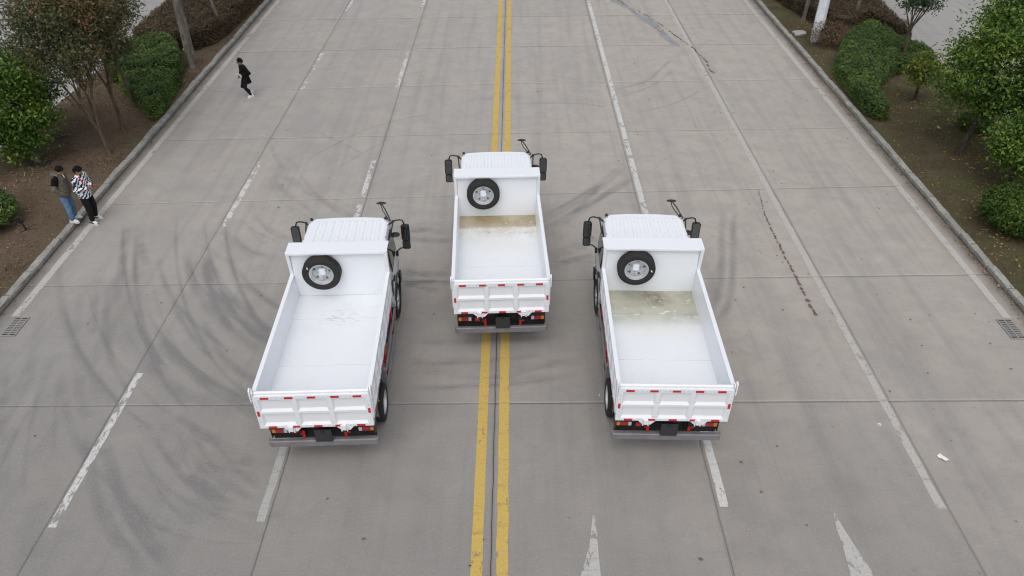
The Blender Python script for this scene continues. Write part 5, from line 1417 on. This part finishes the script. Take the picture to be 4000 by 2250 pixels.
# ---- litter and grass: nobody could count it
def scatter(name, n, xr, yr, L, m, label, seed, zf=.155, clump=None, lift=.012, aspect=.5):
    rng = np.random.default_rng(seed)
    x, y = rng.uniform(*xr, n), rng.uniform(*yr, n)
    if clump is not None:
        w = np.clip(clump(x, y), 0, 1)
        k = rng.random(n) < w
        x, y = x[k], y[k]
    P = np.stack([x, y, zf + rng.random(len(x)) * lift], 1)
    Ls = L * (1 + .45 * (rng.random(len(P)) * 2 - 1))
    return tag(link(name, leaf_mesh(name, P, Ls, rng, aspect, 2.6, None, .25, 0), m), label, 'leaves', kind='stuff')
vz = .175
scatter('leaf_litter', 22000, (-16.6, -12.55), (14, 42), .062, M['litter'], 'brown fallen leaves scattered over the bare strip on the left', 81, vz, lambda x, y: .45 + .55 * wob(x * .8, y * .7, 3) + .5 * (x < -14.5), .02)
scatter('leaf_litter', 15000, (12.55, 17.5), (12, 36), .068, M['litter_east'], 'yellow and brown fallen leaves scattered over the grassy strip on the right', 82, vz, lambda x, y: .26 + .5 * wob(x * .7, y * .5, 1) + .4 * ((y < 24) & (x > 14)), .02)
gl = lambda x, y: .55 + .45 * wob(x * 5, y * .9, 2)
scatter('gutter_leaves', 900, (12.12, 12.30), (8, 34), .055, M['litter_east'], 'reddish leaves blown against the right kerb', 83, .008, gl, .02)
scatter('gutter_leaves', 260, (-12.30, -12.15), (12, 34), .05, M['litter'], 'brown leaves blown against the left kerb', 84, .008, gl, .02)
scatter('road_leaves', 190, (3.0, 12.1), (6, 34), .05, M['litter_east'], 'single leaves lying about on the right half of the road', 85, .010, None, .006)
scatter('road_leaves', 36, (-12, 3), (6, 34), .055, M['litter'], 'few single leaves lying about on the left half of the road', 86, .010, None, .006)
def grass(n, xr, yr, label, seed, dens, h=.05):
    rng = np.random.default_rng(seed)
    x, y = rng.uniform(*xr, n), rng.uniform(*yr, n)
    k = rng.random(n) < np.clip(dens(x, y), 0, 1)
    x, y = x[k], y[k]
    n = len(x)
    a = rng.uniform(0, 2 * math.pi, n)
    hh = h * rng.uniform(.5, 1.4, n)
    w = .006
    bx, by = np.cos(a) * w, np.sin(a) * w
    lx, ly = rng.normal(size=n) * hh * .6, rng.normal(size=n) * hh * .6
    z = np.full(n, vz - .02)
    V = np.stack([np.stack([x - bx, y - by, z], 1), np.stack([x + bx, y + by, z], 1), np.stack([x + lx, y + ly, z + hh], 1)], 1).reshape(-1, 3)
    F = np.arange(3 * n).reshape(-1, 3)
    tag(link('grass', np_mesh('grass', V, F, rng.random(n)), M['grass']), label, 'grass', kind='stuff')
grass(60000, (12.55, 17.5), (13, 38), 'thin short grass growing over the right planting strip', 87, lambda x, y: .5 + .5 * wob(x * .9, y * .8, 6) + .4 * (x < 13.4))
grass(26000, (-16.6, -12.55), (14, 38), 'sparse dry grass over the left planting strip', 88, lambda x, y: .12 + .4 * wob(x * .9, y * .8, 2) + .35 * (x > -13.2))

# ---------------------------------------------------------------- street furniture and small things
M['lamp_white'] = simple('white_lamp_paint', (.66, .70, .74), .4, dirt=((.45, .46, .45), .4))
root = empty('lamp_post', (13.33, 33.16, .1), label='thick white octagonal lamp post rising out of the rusty bush', cat='lamp post')
pm_ = MB()
pm_.loft([[(r * math.cos(math.pi / 4 * k + .2) + .0165 * z, r * math.sin(math.pi / 4 * k + .2) + .05 * z, z) for k in range(8)] for z, r in ((-.05, .235), (.9, .232), (2.2, .215), (5.0, .175), (9.0, .12))])
pm_.build('pole', M['lamp_white'], root, bevel=.006)
bq = MB(); bq.box(-.27, .27, -.27, .27, -.08, .0)
for a in (-.24, .24):
    for b in (-.24, .24):
        bq.lathe([(.0005, .0), (.025, .0), (.025, .045), (.0005, .045)], (a, b, 0), 'z', 8)
bq.build('base_plate', M['lamp_white'], root, bevel=.005)
lm = MB(); lm.tube([(.148, .45, 8.9), (-.9, .3, 9.5), (-1.9, .25, 9.6)], .05, 8); lm.box(-2.6, -1.85, .13, .37, 9.55, 9.68)
lm.build('lamp_arm', M['lamp_white'], root)

M['cover'] = concrete('cover_concrete', False, (.40, .40, .385), (.34, .35, .35))
cv = MB().prism([(12.60, 34.18), (12.76, 34.27), (13.08, 34.33), (13.20, 34.16), (13.16, 33.90), (12.72, 33.68), (12.58, 33.72), (12.66, 33.95)], 'z', .12, .205).build('concrete_cover', M['cover'], bevel=.012)
tag(cv, 'grey concrete cover slab with broken corners lying in the grass by the lamp post', 'slab')

M['grate_iron'] = simple('worn_grate_iron', (.30, .29, .275), .6, .2, dirt=((.11, .085, .06), .6), scale=14)
M['void'] = simple('drain_depth', (.008, .008, .008), .95)
def drain(x0, x1, y0, y1, label):
    r = empty('drain_grate', ((x0 + x1) / 2, (y0 + y1) / 2, .004), label=label, cat='drain', group='storm drain grates in the gutters')
    w, l = (x1 - x0) / 2, (y1 - y0) / 2
    MB().box(-w + .01, w - .01, -l + .01, l - .01, .0005, .002).build('pit', M['void'], r)
    f = MB()
    f.box(-w, w, -l, -l + .035, .001, .02); f.box(-w, w, l - .035, l, .001, .02)
    f.box(-w, -w + .03, -l + .0355, l - .0355, .001, .02); f.box(w - .03, w, -l + .0355, l - .0355, .001, .02)
    f.box(-.016, .016, -l + .0355, l - .0355, .001, .0195)
    f.build('frame', M['grate_iron'], r, bevel=.003)
    n = 10
    p = (2 * l - .07) / n
    for s in (-1, 1):
        a, b = (.0165, w - .0305) if s > 0 else (-w + .0305, -.0165)
        me = MB().box(a, b, -p * .25, p * .25, .002, .0185).mesh('bar'); me.materials.append(M['grate_iron'])
        for i in range(n + 1):
            y = -l + .035 + i * p
            if i in (0, n): continue
            o = bpy.data.objects.new('bar', me); COL.objects.link(o); o.parent = r; o.location = (0, y, 0)
drain(-11.885, -11.54, 13.31, 14.0, 'slotted iron drain grate in the left gutter')
drain(11.505, 11.86, 13.21, 13.92, 'slotted iron drain grate in the right gutter')

# paper scrap on the road
M['paper'] = simple('white_paper', (.80, .81, .82), .7, vary=.04)
bm_ = MB()
rg = random.Random(4)
ol = [(-.15, .10), (-.10, .13), (.0, .17), (.05, .10), (.14, .02), (.19, -.10), (.10, -.14), (.02, -.15), (-.06, -.06), (-.13, .0)]
vs_ = [(0, 0, .045)] + [(x, y, .012 + rg.uniform(0, .05)) for x, y in ol]
bm_.add(vs_, [(0, i + 1, (i + 1) % len(ol) + 1) for i in range(len(ol))])
pp_ = bm_.build('crumpled_paper', M['paper']); pp_.location = (8.31, 9.70, .006); pp_.scale = (.55, .6, .6)
sm_ = pp_.modifiers.new('thick', 'SOLIDIFY'); sm_.thickness = .004
tag(pp_, 'crumpled white paper scrap lying on the road at the lower right', 'litter')
rb_ = MB(); rb_.lathe([(.020, -.005), (.034, -.005), (.034, .005), (.020, .005)], (0, 0, 0), 'z', 16, close=True)
ro_ = rb_.build('plastic_ring', M['paper'], smooth=True); ro_.location = (7.43, 10.57, .012)
tag(ro_, 'small pale ring lying on the road beside the right lane line', 'ring')

# garden spotlight on a stake and black plastic scraps
sp_ = empty('garden_spotlight', (-13.46, 17.66, .13), label='black garden spotlight tilted on its stake in the bare left strip', cat='spotlight')
hd = MB()
Mx_ = Matrix.Translation((-.06, .0, .36)) @ Matrix.Rotation(-.5, 4, 'Y') @ Matrix.Rotation(.3, 4, 'X')
hd.box(-.085, .085, -.06, .05, -.10, .10, Mx_)
hd.build('lamp_head', M['black_plastic'], sp_, bevel=.012)
g_ = MB(); g_.box(-.070, .070, -.066, -.0605, -.085, .085, Mx_); g_.build('lamp_glass', M['glass'], sp_)
st_ = MB(); st_.tube([(.0, .0, .0), (-.02, .0, .16), (-.045, .0, .27)], [.016, .024, .020], 8); st_.tube([(-.14, -.03, .30), (-.06, -.03, .24), (.03, -.03, .30)], .010, 6)
st_.build('stake', M['black_plastic'], sp_, smooth=True)
cb_ = MB(); cb_.tube([(.0, .0, .02), (.10, .01, .02), (.20, .03, .015), (.30, .02, .005)], .008, 6); cb_.tube([(.0, .0, .02), (-.06, -.08, .015), (-.10, -.14, .005)], .008, 6)
cb_.build('cable', M['black_plastic'], sp_, smooth=True)
M['sheet'] = simple('blue_black_plastic_sheet', (.022, .028, .036), .45, dirt=((.10, .085, .06), .6))
def scrap(x, y, sx, sy, rz, seed, label):
    r = random.Random(seed)
    n, m = 9, 4
    mb = MB()
    vs = [(sx * (i / (n - 1) - .5) * (1 + r.uniform(-.08, .08)), sy * (j / (m - 1) - .5) * (1 + .5 * math.sin(i * 1.3 + seed)) + .05 * math.sin(i * .9), .02 + r.uniform(0, .055)) for j in range(m) for i in range(n)]
    mb.add(vs, [(j * n + i, j * n + i + 1, (j + 1) * n + i + 1, (j + 1) * n + i) for j in range(m - 1) for i in range(n - 1)])
    o = mb.build('plastic_scrap', M['sheet']); o.location = (x, y, .15); o.rotation_euler = (0, 0, rz)
    s = o.modifiers.new('thick', 'SOLIDIFY'); s.thickness = .004
    tag(o, label, 'litter', 'black plastic scraps on the bare strip')
scrap(-15.35, 23.45, .75, .14, .12, 3, 'blue-black plastic scrap lying before the pale trunk foot of the dark tree')
scrap(-15.0, 21.45, .62, .2, .2, 5, 'blue-black plastic scrap lying at the foot of the bright green tree')
st2 = MB(); st2.ball((0, 0, .02), (.10, .06, .04), 8, 5)
so_ = st2.build('pale_stone', M['paper']); so_.location = (-14.0, 31.85, .17)
tag(so_, 'small white stone lying on the earth behind the thick grey trunk', 'stone')

# ---------------------------------------------------------------- people
class Flesh:
    """overlapping limbs and rings that a voxel remesh fuses into one continuous skin"""
    def __init__(s): s.mb = MB()
    def limb(s, pts, rs, n=12):
        s.mb.tube(pts, rs, n)
        for p, r in ((pts[0], rs[0]), (pts[-1], rs[-1])):
            s.mb.ball(p, r, 10, 8)
        for p, r in zip(pts[1:-1], rs[1:-1]):
            s.mb.ball(p, r * .99, 10, 8)
        return s
    def rings(s, data, n=18):
        """(cx, cy, z, rx, ry) rings of a torso or skirt"""
        s.mb.loft([[(cx + rx * math.cos(2 * math.pi * k / n), cy + ry * math.sin(2 * math.pi * k / n), z) for k in range(n)] for cx, cy, z, rx, ry in data])
        return s
    def ball(s, c, r): s.mb.ball(c, r, 14, 10); return s
    def build(s, name, m, parent, voxel=.012, smooth=4):
        o = s.mb.build(name, m, parent)
        rm = o.modifiers.new('fuse', 'REMESH'); rm.mode = 'VOXEL'; rm.voxel_size = voxel; rm.use_smooth_shade = True
        if smooth:
            sm = o.modifiers.new('smooth', 'SMOOTH'); sm.factor = .5; sm.iterations = smooth
        dg = bpy.context.evaluated_depsgraph_get()
        me = bpy.data.meshes.new_from_object(o.evaluated_get(dg))
        o.modifiers.clear()
        o.data = me
        if not me.materials: me.materials.append(m)
        return o

def skin_mat(name, col):
    t = NT(name)
    p = t.objco()
    c = t.mix(t.ramp(t.noise(p, 14, 4), .3, .7), tuple(x * .85 for x in col), col)
    t.set(t.b.inputs['Subsurface Weight'], .08)
    return t.fin(c, .55)
def cloth(name, col, vary=.25, rough=.85):
    t = NT(name)
    p = t.objco()
    a = t.noise(p, 7, 5, .6)
    b = t.noise(p, 90, 2)
    c = t.mix(t.ramp(a, .3, .7), tuple(x * (1 - vary) for x in col), tuple(x * (1 + vary) for x in col))
    t.bump(t.math('ADD', t.math('MULTIPLY', a, 1.0), t.math('MULTIPLY', b, .1)), .6, .03)
    return t.fin(c, rough, spec=.2)
M['skin'] = skin_mat('skin', (.30, .165, .105))
M['hair'] = cloth('black_hair', (.006, .0055, .005), .4, .95)
M['olive'] = cloth('olive_grey_jacket_cloth', (.135, .120, .092))
M['blackcloth'] = cloth('black_cloth', (.006, .006, .0065), .3, .95)
M['charcoal'] = cloth('charcoal_trouser_cloth', (.011, .011, .012), .3, .95)
M['denim'] = cloth('blue_denim', (.105, .185, .315), .25)
M['whiteshoe'] = cloth('white_shoe', (.62, .62, .62), .08, .6)
M['shoepanel'] = cloth('black_shoe_panel', (.015, .015, .017), .2, .6)
M['eye'] = simple('eye_dark', (.02, .015, .012), .2)
t = NT('white_jumper_with_navy_slashes')
p = t.objco()
wv = t.n('ShaderNodeTexWave', {'Vector': t.scale(p, (1, 1, 1), (0, 0, 0), (.3, .75, .4)), 'Scale': 3.8, 'Distortion': 8.0, 'Detail': 3.0, 'Detail Scale': 1.6, 'Detail Roughness': .6}, wave_type='BANDS').outputs['Fac']
c = t.mix(t.ramp(wv, .50, .56), (.74, .76, .82), (.014, .016, .045))
s_ = t.sep(p)
rd = t.math('MULTIPLY', t.ramp(t.math('ABSOLUTE', t.math('ADD', s_[0], -.085)), .012, .02, 1, 0), t.math('MULTIPLY', t.ramp(s_[2], 1.22, 1.26), t.ramp(s_[1], .05, .07)))
c = t.mix(rd, c, (.50, .03, .06))
M['slashes'] = t.fin(c, .85, spec=.2)

def head(fl, c, yaw, pitch, r=.098):
    """a head with nose, chin, ears; returns a function from head space to person space"""
    R = Matrix.Translation(c) @ Matrix.Rotation(yaw, 4, 'Z') @ Matrix.Rotation(pitch, 4, 'X')
    def H(x, y, z): return tuple(R @ Vector((x, y, z)))
    fl.ball(H(0, -.008, .022), r * .98)
    fl.ball(H(0, .018, -.028), r * .80)
    fl.ball(H(0, .038, -.075), r * .52)
    fl.limb([H(0, .085, .012), H(0, .106, -.022)], [.012, .018])
    fl.ball(H(0, .088, -.058), .022)
    fl.limb([H(-.03, .078, .022), H(.03, .078, .022)], [.016, .016])
    for s in (-1, 1):
        fl.ball(H(s * .089, -.008, -.008), .022)
        fl.ball(H(s * .052, .05, -.03), .036)
    return H
def hair_cap(H, name, m, parent, r=.105, fringe=True, tuft=0.0):
    f = Flesh()
    f.ball(H(0, -.018, .036), r)
    f.ball(H(0, -.045, -.005), r * .86)
    if fringe:
        f.limb([H(-.055, .055, .078), H(.0, .072, .086), H(.055, .055, .078)], [.026, .028, .026])
    if tuft:
        f.limb([H(-.03, .02, .11), H(.01, .0, .11 + tuft), H(.04, -.03, .10)], [.04, .035, .04])
    o = f.build(name, m, parent, .011, 2)
    return o
def hand(fl, w, d, side, palm_up=False, curl=.6, sc=1.0):
    """palm, four unequal fingers with bends, and a thumb from the side of the palm; d = pointing direction"""
    w, d, side = Vector(w), Vector(d).normalized(), Vector(side).normalized()
    n = d.cross(side).normalized()
    pc = w + d * .045 * sc
    fl.limb([w, pc + side * .018, pc + d * .03], [.024, .026, .022], 8)
    fl.limb([w, pc - side * .018, pc + d * .03], [.024, .026, .022], 8)
    for k, (o, l) in enumerate(((-.033, .062), (-.011, .074), (.011, .070), (.032, .054))):
        b = pc + d * .03 + side * o
        m1 = b + (d * .8 - n * curl * .6) * l * .5
        m2 = m1 + (d * .35 - n * curl * 1.2) * l * .5
        fl.limb([b, m1, m2], [.011, .010, .009], 6)
    tb = w + d * .02 - side * .026
    fl.limb([tb, tb - side * .022 + d * .03 - n * .012, tb - side * .012 + d * .058 - n * .03], [.013, .012, .010], 6)
def shoe(parent, a, fwd, pitch, m, panel=None, name='shoe'):
    """a trainer: sole, rounded toe, collar at the ankle"""
    f = Vector(fwd).normalized()
    yaw = math.atan2(-f.x, f.y)
    R = Matrix.Translation(a) @ Matrix.Rotation(yaw, 4, 'Z') @ Matrix.Rotation(pitch, 4, 'X')
    fl = Flesh()
    def Q(x, y, z): return tuple(R @ Vector((x, y, z)))
    for x in (-.017, .017):
        fl.limb([Q(x, -.065, -.045), Q(x, .02, -.045), Q(x, .14, -.052)], [.036, .036, .034], 10)
    fl.limb([Q(0, -.05, .015), Q(0, .06, -.02), Q(0, .14, -.045)], [.046, .043, .038], 10)
    o = fl.build(name, m, parent, .010, 3)
    so = MB()
    ol = [(-.046, -.08), (-.034, -.108), (.034, -.108), (.046, -.08), (.043, .03), (.052, .11), (.04, .165), (.015, .19), (-.015, .19), (-.04, .165), (-.052, .11), (-.043, .03)]
    so.loft([[Q(x, y, -.088) for x, y in ol], [Q(x, y, -.066) for x, y in ol]])
    so.build('sole', M['whiteshoe'], o)
    if panel:
        pb = Flesh()
        for s in (-1, 1):
            pb.limb([Q(s * .040, -.07, -.030), Q(s * .042, .05, -.035)], [.026, .022], 8)
        pb.limb([Q(0, -.085, .0), Q(0, -.092, -.05)], [.028, .03], 8)
        pb.limb([Q(0, .125, -.03), Q(0, .16, -.042)], [.024, .026], 8)
        pb.build('shoe_panel', panel, o, .010, 2)
    return o
def eyes(H, parent, glasses=False):
    e = MB()
    for s in (-1, 1):
        e.ball(H(s * .033, .083, .004), (.012, .010, .007), 8, 6)
    e.build('eye', M['eye'], parent, smooth=True)
    lp = MB(); lp.tube([H(-.022, .104, -.06), H(0, .111, -.059), H(.022, .104, -.06)], .005, 6)
    lp.build('mouth', M['lip'], parent, smooth=True)
    br = MB()
    for s in (-1, 1): br.tube([H(s * .018, .095, .026), H(s * .05, .085, .026)], .006, 5)
    br.build('eyebrow', M['hair'], parent, smooth=True)
    if glasses:
        g = MB()
        for s in (-1, 1):
            ring = [H(s * .034 + .024 * math.cos(a), .106, .002 + .018 * math.sin(a)) for a in np.linspace(0, 2 * math.pi, 11)]
            g.tube(ring, .004, 5)
            g.tube([H(s * .058, .104, .004), H(s * .09, .0, .004)], .004, 5)
        g.tube([H(-.01, .108, .006), H(.01, .108, .006)], .004, 5)
        g.build('glasses', M['black_plastic'], parent, smooth=True)
M['lip'] = simple('lips', (.26, .10, .08), .5)

def scaled_person(root, s): root.scale = (s, s, s)

# --- man with the phone: slashed jumper, dark trousers; faces the road, head bent to the screen
P1 = empty('person', (-11.90, 18.36, .0), math.radians(-98), 'person in white jumper with navy slashes and charcoal trousers, looking at a phone', 'person')
hipz = .90
legs1 = {-1: [(-.095, -.01, .90), (-.115, .03, .49), (-.125, -.03, .09)], 1: [(.095, -.01, .90), (.13, .06, .49), (.155, .05, .09)]}
arms1 = {-1: [(-.185, .0, 1.40), (-.27, -.01, 1.13), (-.10, .23, 1.13)], 1: [(.185, .0, 1.40), (.27, .0, 1.13), (.11, .24, 1.15)]}
fl = Flesh()
fl.rings([(0, -.01, .86, .15, .11), (0, -.01, .98, .15, .105), (0, -.01, 1.15, .145, .10), (0, .0, 1.32, .165, .105), (0, .0, 1.42, .12, .08), (0, .01, 1.47, .05, .055)])
fl.limb([(0, .01, 1.42), (0, .035, 1.54)], [.056, .052])
H1 = head(fl, (0, .055, 1.615), .25, -.45)
for s in (-1, 1):
    fl.limb(legs1[s], [.08, .058, .042])
    fl.limb(arms1[s], [.052, .042, .030])
    hand(fl, arms1[s][2], (-s * .45, .9, .15), (0, .1, 1) if s < 0 else (0, -.1, -1), curl=.9)
body = fl.build('body', M['skin'], P1, .009, 2)
hair_cap(H1, 'hair', M['hair'], P1)
eyes(H1, P1)
j = Flesh()
j.rings([(0, -.005, .80, .195, .150), (0, -.005, .86, .205, .160), (0, -.005, 1.0, .20, .155), (0, .0, 1.2, .205, .150), (0, .0, 1.36, .205, .135), (0, .005, 1.44, .14, .10), (0, .012, 1.485, .075, .075)])
for s in (-1, 1):
    a, b, c_ = [Vector(q) for q in arms1[s]]
    j.limb([a, b, b.lerp(c_, .9)], [.088, .078, .050])
j.build('jumper', M['slashes'], P1, .013, 4)
tr_ = Flesh()
tr_.rings([(0, -.01, .80, .17, .125), (0, -.01, .95, .168, .125)])
for s in (-1, 1):
    a, b, c_ = [Vector(q) for q in legs1[s]]
    tr_.limb([a + Vector((0, 0, -.04)), b, c_ + Vector((0, 0, .05))], [.108, .090, .066])
tr_.build('trousers', M['charcoal'], P1, .013, 4)
for s in (-1, 1):
    shoe(P1, legs1[s][2], (s * .25, 1, 0), 0, M['whiteshoe'], M['shoepanel'])
P1.scale = (1.01, 1.01, 1.0)
ph = MB().box(-.037, .037, -.006, .006, -.075, .075).build('phone', M['black_plastic'], bevel=.008)
ph.parent = None
mw = Matrix.Translation(P1.location) @ Matrix.Rotation(math.radians(-98), 4, 'Z') @ Matrix.Diagonal((1.01, 1.01, 1.0, 1)) @ Matrix.Translation((0.0, .315, 1.19)) @ Matrix.Rotation(-.9, 4, 'X') @ Matrix.Rotation(.2, 4, 'Y')
ph.location, ph.rotation_euler = mw.to_translation(), mw.to_euler()
tag(ph, 'black phone held by the person in the slashed jumper', 'phone')

# --- man in the olive jacket: hands in pockets, looks across at the phone, cigarette in his mouth
P2 = empty('person', (-12.36, 18.20, .135), math.radians(-92), 'person in olive-grey hooded jacket and blue jeans standing on the kerb, hands in pockets', 'person')
legs2 = {-1: [(-.09, -.02, .88), (-.10, .01, .48), (-.11, -.04, .09)], 1: [(.09, -.02, .88), (.11, .03, .48), (.13, .03, .09)]}
arms2 = {-1: [(-.185, .02, 1.36), (-.285, -.04, 1.12), (-.19, .09, .93)], 1: [(.185, .02, 1.36), (.285, -.04, 1.12), (.19, .09, .93)]}
fl = Flesh()
fl.rings([(0, -.02, .84, .15, .11), (0, -.02, .98, .15, .105), (0, .0, 1.15, .145, .10), (0, .02, 1.30, .165, .105), (0, .03, 1.39, .12, .08), (0, .04, 1.44, .05, .055)])
fl.limb([(0, .04, 1.39), (0, .085, 1.50)], [.055, .052])
H2 = head(fl, (0, .12, 1.565), -.35, -.42)
for s in (-1, 1):
    fl.limb(legs2[s], [.08, .058, .042])
    fl.limb(arms2[s], [.052, .042, .030])
    hand(fl, arms2[s][2], (-s * .75, .25, -.6), (0, .8, .3), curl=.5)
fl.build('body', M['skin'], P2, .009, 2)
hair_cap(H2, 'hair', M['hair'], P2)
eyes(H2, P2)
j = Flesh()
j.rings([(0, -.01, .80, .190, .150), (0, -.01, .88, .212, .168), (0, .0, 1.05, .20, .155), (0, .01, 1.2, .205, .150), (0, .025, 1.33, .21, .135), (0, .03, 1.42, .15, .11), (0, .045, 1.475, .095, .095)])
for s in (-1, 1):
    a, b, c_ = [Vector(q) for q in arms2[s]]
    j.limb([a, b, b.lerp(c_, .95)], [.090, .078, .060])
j.limb([(-.10, .06, 1.45), (-.07, -.06, 1.45), (0, -.10, 1.44), (.07, -.06, 1.45), (.10, .06, 1.45)], [.045, .055, .07, .055, .045])
j.build('jacket', M['olive'], P2, .013, 4)
yk = Flesh()
for s in (1,):
    yk.limb([(s * .13, .03, 1.405), (s * .19, .02, 1.36), (s * .235, -.01, 1.24)], [.068, .093, .087])
yk.build('shoulder_patch', M['blackcloth'], P2, .011, 3)
tr_ = Flesh()
tr_.rings([(0, -.02, .78, .165, .12), (0, -.02, .93, .163, .12)])
for s in (-1, 1):
    a, b, c_ = [Vector(q) for q in legs2[s]]
    tr_.limb([a + Vector((0, 0, -.04)), b, c_ + Vector((0, 0, .03))], [.104, .086, .074])
tr_.build('jeans', M['denim'], P2, .013, 4)
for s in (-1, 1):
    shoe(P2, legs2[s][2], (s * .2, 1, 0), 0, M['whiteshoe'])
P2.scale = (1.0, 1.0, 1.0)
M['cig'] = simple('cigarette_paper', (.75, .73, .70), .6)
a_, b_ = Vector(H2(.012, .110, -.060)), Vector(H2(.035, .20, -.085))
R2 = Matrix.Translation(P2.location) @ Matrix.Rotation(math.radians(-92), 4, 'Z')
cg = MB(); cg.tube([tuple(R2 @ a_), tuple(R2 @ b_)], .0075, 6)
tag(cg.build('cigarette', M['cig'], smooth=True), 'white cigarette in the mouth of the person in the olive jacket', 'cigarette')

# --- the hurrying person in black, mid-stride across the road with papers held at the waist
P3 = empty('person', (-9.95, 27.25, .0), math.radians(128), 'person in long black top and black trousers hurrying across the road with papers', 'person')
# local: y forward. near (left) leg trails with bent knee on its toe, far leg swings
legs3 = {-1: [(-.09, .05, .80), (-.10, .17, .46), (-.08, -.02, .09)], 1: [(.09, .05, .80), (.09, .20, .46), (.05, -.05, .20)]}
arms3 = {-1: [(-.18, .06, 1.29), (-.285, -.05, 1.06), (-.06, .20, .99)], 1: [(.18, .06, 1.29), (.26, .06, 1.03), (.04, .24, .90)]}
fl = Flesh()
fl.rings([(0, .02, .76, .145, .11), (0, .02, .88, .145, .105), (0, .04, 1.05, .14, .10), (0, .06, 1.21, .16, .10), (0, .07, 1.30, .12, .08), (0, .08, 1.35, .05, .055)])
fl.limb([(0, .08, 1.31), (0, .105, 1.42)], [.055, .052])
H3 = head(fl, (0, .125, 1.49), .25, -.10)
for s in (-1, 1):
    fl.limb(legs3[s], [.08, .056, .040])
    fl.limb(arms3[s], [.050, .040, .030])
    hand(fl, arms3[s][2], (-s * .8, .5, -.1), (0, .2, 1) if s < 0 else (0, -.2, -1), curl=.8)
fl.build('body', M['skin'], P3, .009, 2)
hair_cap(H3, 'hair', M['hair'], P3, .109, True, .03)
eyes(H3, P3, True)
j = Flesh()
j.rings([(.0, .0, .60, .205, .165), (.0, .01, .66, .205, .165), (0, .025, .82, .185, .145), (0, .04, 1.0, .18, .14), (0, .06, 1.16, .195, .135), (0, .065, 1.27, .195, .125), (0, .075, 1.33, .13, .095), (0, .085, 1.365, .07, .07)])
for s in (-1, 1):
    a, b, c_ = [Vector(q) for q in arms3[s]]
    j.limb([a, b, b.lerp(c_, .84)], [.082, .075, .048])
j.build('long_top', M['blackcloth'], P3, .013, 4)
tr_ = Flesh()
tr_.rings([(0, .02, .70, .155, .12), (0, .02, .84, .155, .12)])
for s in (-1, 1):
    a, b, c_ = [Vector(q) for q in legs3[s]]
    tr_.limb([a, b, b.lerp(c_, .94)], [.10, .074, .052])
tr_.build('trousers', M['charcoal'], P3, .012, 3)
shoe(P3, legs3[-1][2], (-.1, 1, 0), -.05, M['whiteshoe'])
shoe(P3, legs3[1][2], (0, 1, 0), -.6, M['whiteshoe'])
P3.scale = (.95, .95, .93)
R3 = Matrix.Translation(P3.location) @ Matrix.Rotation(math.radians(128), 4, 'Z') @ Matrix.Diagonal((.95, .95, .93, 1))
ps = MB()
Mx3 = R3 @ Matrix.Translation((-.02, .27, .99)) @ Matrix.Rotation(.9, 4, 'X') @ Matrix.Rotation(.25, 4, 'Y')
ps.box(-.12, .12, -.085, .085, -.004, .004, Mx3)
Mx4 = R3 @ Matrix.Translation((-.03, .28, .975)) @ Matrix.Rotation(.8, 4, 'X') @ Matrix.Rotation(.32, 4, 'Y')
ps.box(-.12, .12, -.085, .08, -.012, -.0045, Mx4)
tag(ps.build('paper_sheet', M['paper']), 'white papers held at the waist by the hurrying person in black', 'paper')
